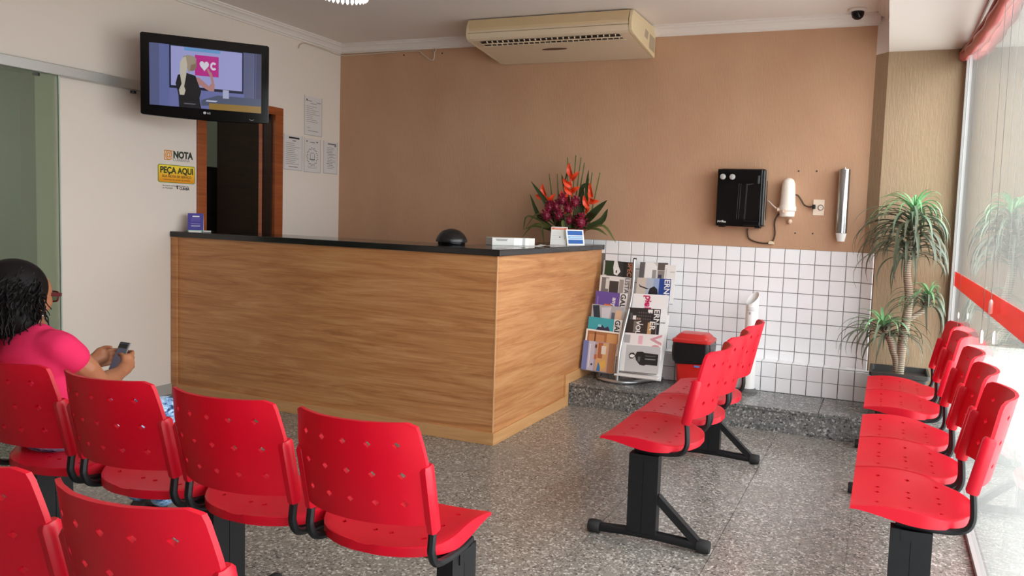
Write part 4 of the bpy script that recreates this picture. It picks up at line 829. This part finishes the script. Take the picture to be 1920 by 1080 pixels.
mb = MB(); nn = 28; r1, r0 = .047, .043; cx0, cy0 = 3.945, -.215; vv = []
for k in range(nn): a = 2*math.pi*k/nn; vv.append((cx0+r1*math.cos(a), cy0+r1*math.sin(a), ST+.03))
for k in range(nn): a = 2*math.pi*k/nn; vv.append((cx0+r1*math.cos(a), cy0+r1*math.sin(a), .865+.050*(math.sin(a)*.75+math.cos(a)*.55)))
for k in range(nn): a = 2*math.pi*k/nn; vv.append((cx0+r0*math.cos(a), cy0+r0*math.sin(a), .865+.050*(math.sin(a)*.75+math.cos(a)*.55)))
for k in range(nn): a = 2*math.pi*k/nn; vv.append((cx0+r0*math.cos(a), cy0+r0*math.sin(a), .70))
mb.add(vv, [(i*nn+k, i*nn+(k+1) % nn, i*nn+nn+(k+1) % nn, i*nn+nn+k) for i in range(3) for k in range(nn)] + [tuple(range(3*nn, 4*nn)), tuple(reversed(range(nn)))])
put('tube', mb, pm('bin_white', srgb(240, 238, 236), .35), cbn, smooth=45)
put('foot', MB().lathe([(.07, 0), (.07, .012), (.05, .03)], (cx0, cy0, ST), 24), col(96, 96, 94), cbn, smooth=40)
for z in (.795, .785, .775): put('printed_line', MB().tube([(cx0+.0475*math.cos(a), cy0+.0475*math.sin(a), z) for a in [math.radians(-128+70*i/8) for i in range(9)]], .0012, 5), M_grey, cbn)
put('cup_symbol', MB().obox((cx0-.008, cy0-.0470, .755), (.007, .001, 0), (0, .0005, 0), (0, 0, .009)), M_grey, cbn)
# ------------------------------------------------------------------ potted dracaena with three leafy heads
pl = thing('potted_plant', (4.98, -.38, ST), 'potted dracaena with three drooping leafy heads in the corner by the window', 'potted plant')
pcn = (4.965, -.37, ST)
put('pot', loft([rrect(.13, .13, 0, .02), rrect(.17, .16, .27, .02), rrect(.185, .17, .275, .02), rrect(.185, .17, .30, .02), rrect(.172, .158, .30, .02), rrect(.168, .155, .262, .02)], pcn), col(58, 58, 56), pl, smooth=30)
M_bark = pm('ringed_bark', srgb(150, 136, 118), .8)
wv_ = N(M_bark, 'ShaderNodeTexWave'); wv_.bands_direction = 'Z'; wv_.inputs['Scale'].default_value = 22; wv_.inputs['Distortion'].default_value = 1.5; L(M_bark, pos_vec(M_bark, (1,1,1)), wv_.inputs['Vector'])
basecol(M_bark, ramp(M_bark, wv_.outputs['Fac'], [(.1, srgb(112, 98, 82)), (.6, srgb(168, 154, 134))])); bump(M_bark, wv_.outputs['Fac'], .5, .004)
put('soil', MB().lathe([(.001, .27), (.15, .262)], pcn, 20, cap=False), col(60, 50, 40), pl)
put('stem', MB().tube(spline([(4.962, -.38, .42), (4.968, -.40, .60), (4.982, -.40, .74), (4.996, -.40, .95), (4.975, -.40, 1.10), (4.972, -.40, 1.20), (4.985, -.40, 1.44), (4.992, -.40, 1.54)], 4), [.034-.0006*i for i in range(29)], 12), M_bark, pl, smooth=60)
put('stem', MB().tube(spline([(4.95, -.39, .44), (4.94, -.41, .54), (4.918, -.42, .60), (4.90, -.43, .66), (4.855, -.43, .745)], 4), .022, 10), M_bark, pl, smooth=60)
put('stem', MB().tube(spline([(4.99, -.39, .80), (5.04, -.36, .84), (5.09, -.34, .88), (5.115, -.34, .95)], 4), .017, 10), M_bark, pl, smooth=60)
M_young = pm('young_leaf', srgb(132, 190, 132), .35, spec=.5); M_mid = pm('mid_leaf', srgb(112, 132, 108), .35); M_old = pm('old_leaf', srgb(86, 92, 74), .4)
def strip(L_, w, droop, up0, n=9):
    pts = []; ang = up0; p = Vector((.012, 0, 0)); st_ = L_/n
    for i in range(n+1):
        pts.append(p.copy()); p = p + Vector((math.cos(ang), 0, math.sin(ang)))*st_; ang -= droop/n*(.6+.8*i/n)
    mb = MB(); vv = []
    for i, q in enumerate(pts):
        s = i/n; k = w*(.75+.35*math.sin(math.pi*min(1, s*1.1)))*(1-s**3.2)+.0006
        t = (pts[min(i+1, n)]-pts[max(i-1, 0)]).normalized(); nn_ = Vector((-t.z, 0, t.x))
        vv += [q+Vector((0,-k,0))+nn_*k*.28, q-nn_*.0012, q+Vector((0,k,0))+nn_*k*.28, q+nn_*.0006]
    fs = [(i*4+a, i*4+(a+1) % 4, i*4+4+(a+1) % 4, i*4+4+a) for i in range(n) for a in range(4)] + [(3,2,1,0), tuple(n*4+a for a in range(4))]
    return mb.add(vv, fs)
lv = {}
for nm, m_ in (('y', M_young), ('m', M_mid), ('o', M_old)):
    lv[nm] = []
    for k in range(5):
        L_, dr, u0 = {'y': (.27+.03*k, 1.7+.25*k, 1.15-.17*k), 'm': (.38+.035*k, 2.1+.12*k, .72-.1*k), 'o': (.40+.04*k, 2.3+.12*k, .70-.1*k)}[nm]
        lv[nm].append(strip(L_, 0.0115, dr, u0).mesh('leaf', m_, 60))
rg = random.Random(11)
def crown_leaves(axis0, axis1, rows, sc):
    a0, a1 = Vector(axis0), Vector(axis1); q = 0
    for f, kind, cnt, s in rows:
        p = a0 + (a1-a0)*f
        for i in range(cnt):
            o = link('leaf', rg.choice(lv[kind]), pl, p - origin(pl)); az = 2.399*q + rg.uniform(-.2, .2); q += 1
            lx = math.cos(az); ly = math.sin(az); k = s*sc*rg.uniform(.85, 1.12)
            room = 1.0
            reach = .40*k
            if p.x+lx*reach > 5.22: room = min(room, max(.35, (5.22-p.x)/(lx*reach)))
            if p.y+ly*reach > -.10: room = min(room, max(.45, (-.10-p.y)/(ly*reach)))
            o.rotation_euler = (rg.uniform(-.1, .1), rg.uniform(-.12, .12), az); o.scale = (k*room, k, k)
crown_leaves((4.978, -.40, 1.235), (4.992, -.40, 1.56), [(-.1, 'o', 9, .8), (0, 'o', 10, .9), (.1, 'o', 11, .95), (.2, 'o', 12, 1), (.3, 'o', 12, 1), (.4, 'o', 12, 1), (.5, 'o', 12, 1), (.6, 'o', 12, 1.0), (.7, 'm', 12, 1.0), (.8, 'm', 11, .95), (.9, 'y', 12, 1.0), (1.0, 'y', 12, .8)], .95)
crown_leaves((4.872, -.43, .70), (4.845, -.43, .775), [(-.2, 'o', 9, .85), (0, 'o', 10, .85), (.35, 'o', 10, .9), (.65, 'm', 9, .85), (.9, 'y', 11, .85), (1.0, 'y', 8, .7)], .88)
crown_leaves((5.105, -.34, .905), (5.12, -.34, .985), [(-.2, 'o', 9, .85), (0, 'o', 10, .85), (.35, 'm', 10, .9), (.65, 'm', 9, .85), (.9, 'y', 11, .85), (1.0, 'y', 8, .7)], .85)
# ------------------------------------------------------------------ seated woman with a phone
pr_ = thing('person', (2.0, -3.96, 0), 'seated person in a pink top and ripped jeans, dark curly hair, looking at a phone', 'person')
M_skin = pm('skin', srgb(170, 112, 80), .5, spec=.4)
M_pink = pm('pink_knit', srgb(226, 50, 98), .85, spec=.15); bump(M_pink, noise(M_pink, pos_vec(M_pink, (1,1,6)), 120, 2), .3, .003)
M_jean = pm('ripped_denim', srgb(126, 164, 206), .8, spec=.2)
basecol(M_jean, ramp(M_jean, noise(M_jean, pos_vec(M_jean, (1,1,2.2)), 22, 3, .6, 1.2), [(.34, srgb(38, 58, 96)), (.47, srgb(120, 160, 206)), (.62, srgb(190, 214, 236))]))
M_hair = pm('dark_curls', srgb(14, 10, 10), .6, spec=.25)
def blob(name, items, mat, parent, vox=.008, it=6, fac=.5, extra=None, smooth=None):
    """one continuous skin over ellipsoids and tapered capsules"""
    mb = MB()
    for q in items:
        if q[0] == 'e': mb.sphere(q[1], q[2], 18, 12)
        else:
            P_ = [Vector(p) for p, r in q[1]]; R_s = [r for p, r in q[1]]
            mb.tube(P_, R_s, 12); mb.sphere(P_[0], R_s[0], 12, 8); mb.sphere(P_[-1], R_s[-1], 12, 8)
            for p, r in zip(P_[1:-1], R_s[1:-1]): mb.sphere(p, r, 12, 8)
    off = origin(parent); mb.v = [p-off for p in mb.v]
    o = link(name, mb.mesh(name, mat), parent)
    r = o.modifiers.new('r', 'REMESH'); r.mode = 'VOXEL'; r.voxel_size = vox; r.use_smooth_shade = True
    s = o.modifiers.new('s', 'SMOOTH'); s.iterations = it; s.factor = fac
    bpy.context.view_layer.update()
    dg = bpy.context.evaluated_depsgraph_get(); ev = bpy.data.meshes.new_from_object(o.evaluated_get(dg)); ev.name = name
    old = o.data; o.modifiers.clear(); o.data = ev; bpy.data.meshes.remove(old)
    ev.materials.clear(); ev.materials.append(mat); ev.polygons.foreach_set('use_smooth', [True]*len(ev.polygons)); return o
hc = Vector((1.838, -3.985, 1.030))
fd = Vector((-.25, .96, -.12)).normalized(); fr = Vector((fd.y, -fd.x, 0)).normalized(); fu = fr.cross(fd)
B_ = [('e', hc+fu*.012+fr*.006+fd*.010, (.080, .094, .098)), ('e', hc+fd*.030-fu*.040+fr*.008, (.064, .066, .064)), ('e', hc+fd*.050+fr*.034-fu*.018, (.044, .046, .050)), ('e', hc+fd*.088-fu*.012, (.011, .014, .018)), ('e', hc+fd*.05-fu*.085, (.026, .028, .022)),
  ('c', [((1.955,-4.005,.885), .052), ((1.905,-3.995,.945), .045), ((1.86,-3.985,.985), .046)]),
  ('e', (1.975,-4.01,.80), (.135,.085,.10)), ('e', (1.99,-4.0,.66), (.118,.085,.12)), ('e', (2.0,-3.97,.545), (.13,.11,.085)),
  ('c', [((2.092,-4.005,.856), .048), ((2.115,-3.93,.775), .045), ((2.10,-3.872,.708), .040), ((2.055,-3.80,.700), .040), ((1.985,-3.70,.704), .026)]),
  ('c', [((1.815,-4.005,.866), .050), ((1.755,-3.93,.79), .046), ((1.715,-3.87,.712), .040), ((1.725,-3.79,.702), .038), ((1.752,-3.685,.712), .026)]),
  ('c', [((1.985,-3.70,.704), .027), ((1.955,-3.655,.712), .029), ((1.940,-3.628,.724), .026)]), ('e', (1.938,-3.628,.735), (.020,.026,.034)),
  ('c', [((1.752,-3.685,.712), .027), ((1.768,-3.65,.724), .029), ((1.780,-3.622,.735), .026)]), ('e', (1.780,-3.620,.74), (.020,.026,.034)),
  ('c', [((2.075,-3.94,.535), .078), ((2.0,-3.52,.505), .056), ((1.955,-3.475,.32), .050), ((1.935,-3.465,.10), .036), ((1.935,-3.37,.042), .032)]),
  ('c', [((1.93,-3.94,.535), .078), ((1.83,-3.52,.505), .056), ((1.805,-3.475,.32), .050), ((1.79,-3.465,.10), .036), ((1.79,-3.37,.042), .032)])]
for k in range(4):      # right fingers close round the phone edge, left fingers support its back
    z = .762-.019*k
    B_.append(('c', [((1.940,-3.632,z-.008), .0095), ((1.926,-3.596,z), .009), ((1.900,-3.578,z+.002), .0085), ((1.876+.005*k,-3.580,z), .0072)]))
    B_.append(('c', [((1.780,-3.628,z-.004), .0095), ((1.788,-3.588,z), .009), ((1.808,-3.570,z), .0085), ((1.832-.005*k,-3.570,z), .0072)]))
B_.append(('c', [((1.958,-3.655,.728), .014), ((1.938,-3.645,.756), .011), ((1.908,-3.634,.762), .0095), ((1.888,-3.628,.758), .0075)]))
B_.append(('c', [((1.762,-3.650,.738), .014), ((1.772,-3.632,.766), .011), ((1.794,-3.616,.778), .0095), ((1.815,-3.610,.780), .0075)]))
for s in (-1, 1): B_.append(('e', hc+fr*s*.076-fd*.004-fu*.002, (.010, .018, .028)))
blob('body', B_, M_skin, pr_, .0048, 4, .4)
blob('blouse', [('e', (1.972,-4.012,.80), (.152,.104,.105)), ('e', (1.985,-4.005,.70), (.140,.108,.12)), ('e', (2.0,-3.98,.58), (.148,.122,.10)), ('e', (1.96,-4.008,.862), (.150,.084,.066)),
  ('c', [((1.935,-4.006,.893), .052), ((1.985,-4.006,.890), .052)]),
  ('c', [((2.06,-4.008,.862), .066), ((2.092,-4.005,.856), .064), ((2.108,-3.975,.822), .060)]),
  ('c', [((1.86,-4.008,.868), .066), ((1.825,-4.005,.864), .064), ((1.80,-3.97,.822), .060)])], M_pink, pr_, .008, 22, .5)
blob('jeans', [('e', (2.0,-3.96,.535), (.145,.118,.08)), ('c', [((2.07,-3.90,.535), .090), ((2.0,-3.515,.505), .070), ((1.955,-3.472,.32), .064), ((1.937,-3.462,.115), .056)]),
  ('c', [((1.93,-3.90,.535), .090), ((1.83,-3.515,.505), .070), ((1.805,-3.472,.32), .064), ((1.79,-3.462,.115), .056)])], M_jean, pr_, .009, 6)
for x in (1.935, 1.79): put('shoe', loft([rrect(.038, .090, 0, .03), rrect(.042, .096, .012, .034), rrect(.040, .092, .045, .032), rrect(.030, .055, .078, .02)], (x, -3.40, .002)), col(70, 62, 58), pr_, smooth=50)
put('mouth', MB().sphere(hc+fd*.081-fu*.052, (.022, .007, .006), 10, 6), col(150, 74, 70), pr_, smooth=60)
for s in (-1, 1):
    put('eye', MB().sphere(hc+fd*.079+fr*s*.032+fu*.006, .011, 10, 8), wh_, pr_, smooth=60)
    put('eyebrow', MB().obox(hc+fd*.088+fr*s*.034+fu*.030, fr*.018, fd*.002, fu*.0025), M_hair, pr_)
gl_ = bpy.data.objects.new('glasses', None); COL.objects.link(gl_); gl_.location = hc-origin(pr_); gl_.parent = pr_
M_frm = pm('glasses_frame', srgb(86, 16, 22), .3)
for s in (-1, 1):
    c = fd*.110+fr*s*.034+fu*.002
    ring = [c+fr*(.029*math.copysign(abs(math.cos(a))**.5, math.cos(a)))+fu*(.020*math.copysign(abs(math.sin(a))**.5, math.sin(a))) for a in [2*math.pi*i/20 for i in range(21)]]
    put('rim', MB().tube(ring, .0034, 6), M_frm, gl_, smooth=60, local=True)
    put('lens', MB().poly(ring[:-1]), glass('lens_glass', (.45, .48, .45)), gl_, local=True)
    put('temple', MB().obox(fd*.054+fr*s*.074+fu*.010, fd*.057, fu*.007, fr*.0018), M_frm, gl_, local=True)
put('bridge', MB().tube([fd*.110-fr*.008+fu*.008, fd*.113+fu*.010, fd*.110+fr*.008+fu*.008], .0028, 6), M_frm, gl_, local=True)
put('earring', MB().sphere(hc+fr*.092+fd*.012-fu*.07, .0055, 8, 6).tube([hc+fr*.090+fd*.012-fu*.035, hc+fr*.092+fd*.012-fu*.10], .0022, 5).sphere(hc+fr*.093+fd*.012-fu*.105, .006, 8, 6), M_chrome, pr_)
# hair: thick mass over skull and nape, then curls
ho = Vector((.008, -.014, .0)); rg = random.Random(5)
HB = [('e', hc+ho+fu*.030-fd*.020, (.108, .112, .110)), ('e', hc+ho-fd*.045-Vector((0,0,.045)), (.112, .082, .115)), ('e', hc+ho-fd*.05+fr*.01-Vector((0,0,.09)), (.118, .062, .075)), ('e', hc+ho-fr*.085-fd*.02-Vector((0,0,.06)), (.045, .07, .13)), ('e', hc+fr*.074-fd*.045-Vector((0,0,.04)), (.034, .045, .10)),
      ('c', [(hc-fr*.07-fd*.075-Vector((0,0,.07)), .062), (hc-fr*.10-fd*.10-Vector((0,0,.15)), .048), (hc-fr*.10-fd*.10-Vector((0,0,.22)), .028)])]
hair = blob('hair', HB, M_hair, pr_, .010, 6)
def curl(root, tip, rad, turns):
    root, tip = Vector(root), Vector(tip); n = int(turns*7); d = tip-root; u = d.orthogonal().normalized(); w = d.normalized().cross(u); ph = rg.uniform(0, 6)
    return [root+d*(i/n)+(u*math.cos(ph+2*math.pi*turns*i/n)+w*math.sin(ph+2*math.pi*turns*i/n))*rad*(.3+.7*math.sin(math.pi*min(1, .15+i/n))) for i in range(n+1)]
cb_ = MB()
def addcurl(p, q, rad, t, r): pts = curl(p, q, rad, t); cb_.tube(pts, [r*(1-.55*i/len(pts)) for i in range(len(pts))], 4)
for k in range(330):
    a = rg.uniform(math.radians(165), math.radians(358)); h0 = rg.uniform(-.02, .115)
    rr_ = math.sqrt(max(.05, 1-(max(0, h0-.02)/.118)**2))*1.02
    p = hc+ho-fd*.008+fr*(.100*math.cos(a)*rr_)+fd*(.108*math.sin(a)*rr_)+Vector((0,0,h0))
    out = fr*math.cos(a)+fd*math.sin(a)
    q = p+out*(.018 + .05*max(0, h0)/.115+rg.uniform(-.008, .012))+Vector((rg.uniform(-.02,.02), rg.uniform(-.012,.012), -rg.uniform(.09, .17)))
    addcurl(p, q, rg.uniform(.005, .010), rg.uniform(2.2, 4), .0036)
for k in range(70):
    a = rg.uniform(math.radians(180), math.radians(360)); p = hc+ho-fd*.035+fr*(.105*math.cos(a))+fd*(.075*math.sin(a))-Vector((0,0,rg.uniform(.05,.10)))
    q = p+fr*(.03*math.cos(a))+Vector((rg.uniform(-.02,.02), rg.uniform(-.02,.0), -rg.uniform(.06, .11))); addcurl(p, q, rg.uniform(.006, .010), rg.uniform(2, 3), .0036)
for k in range(20):
    p = hc+fr*(.088+rg.uniform(-.008,.008))+fd*rg.uniform(-.05,-.012)-Vector((0,0,rg.uniform(.01,.06))); q = p+fr*rg.uniform(-.005,.03)+fd*rg.uniform(-.01,.03)-Vector((0,0,rg.uniform(.07,.115)))
    addcurl(p, q, rg.uniform(.004, .008), rg.uniform(2.2, 3.5), .0026)
for k in range(30):
    p = hc-fr*rg.uniform(.02,.14)-fd*rg.uniform(.10,.14)-Vector((0,0,rg.uniform(.05,.13))); q = p+Vector((rg.uniform(-.03,.02), rg.uniform(-.02,.0), -rg.uniform(.08,.15))); addcurl(p, q, rg.uniform(.006, .011), rg.uniform(2, 3.5), .0036)
o = put('curls', cb_, M_hair, hair, smooth=70, local=True)
o.data.transform(Matrix.Translation(-origin(pr_))); o['kind'] = 'stuff'
ph = thing('mobile_phone', (1.855, -3.60, .70), 'dark mobile phone held in both hands of the seated person', 'phone')
pa = Vector((1, -.12, .03)).normalized(); pb = Vector((.10, .42, .90)).normalized(); pn_ = pa.cross(pb); pb = pn_.cross(pa); pn_ = pn_ if pn_.y < 0 else -pn_
po = Vector((1.852, -3.598, .742))
put('case', MB().obox(po, pa*.034, pb*.062, pn_*.0042), col(58, 54, 56, .35), ph, bevel=.003)
scn = put('screen', MB().obox(po+pn_*.0044, pa*.031, pb*.056, pn_*.0003), pm('phone_screen', srgb(60, 62, 74), .1, emit=srgb(84, 88, 104), es=.4), ph)
put('status_bar', MB().obox(po+pn_*.005+pb*.044, pa*.031, pb*.009, pn_*.0002), col(62, 56, 52, .2), scn); put('content_line', MB().obox(po+pn_*.005+pb*.005, pa*.012, pb*.004, pn_*.0002), col(120, 124, 140, .2), scn)
put('frame_edge', MB().obox(po-pn_*.001, pa*.0355, pb*.0632, pn_*.002), col(132, 124, 122, .3), ph, bevel=.002)
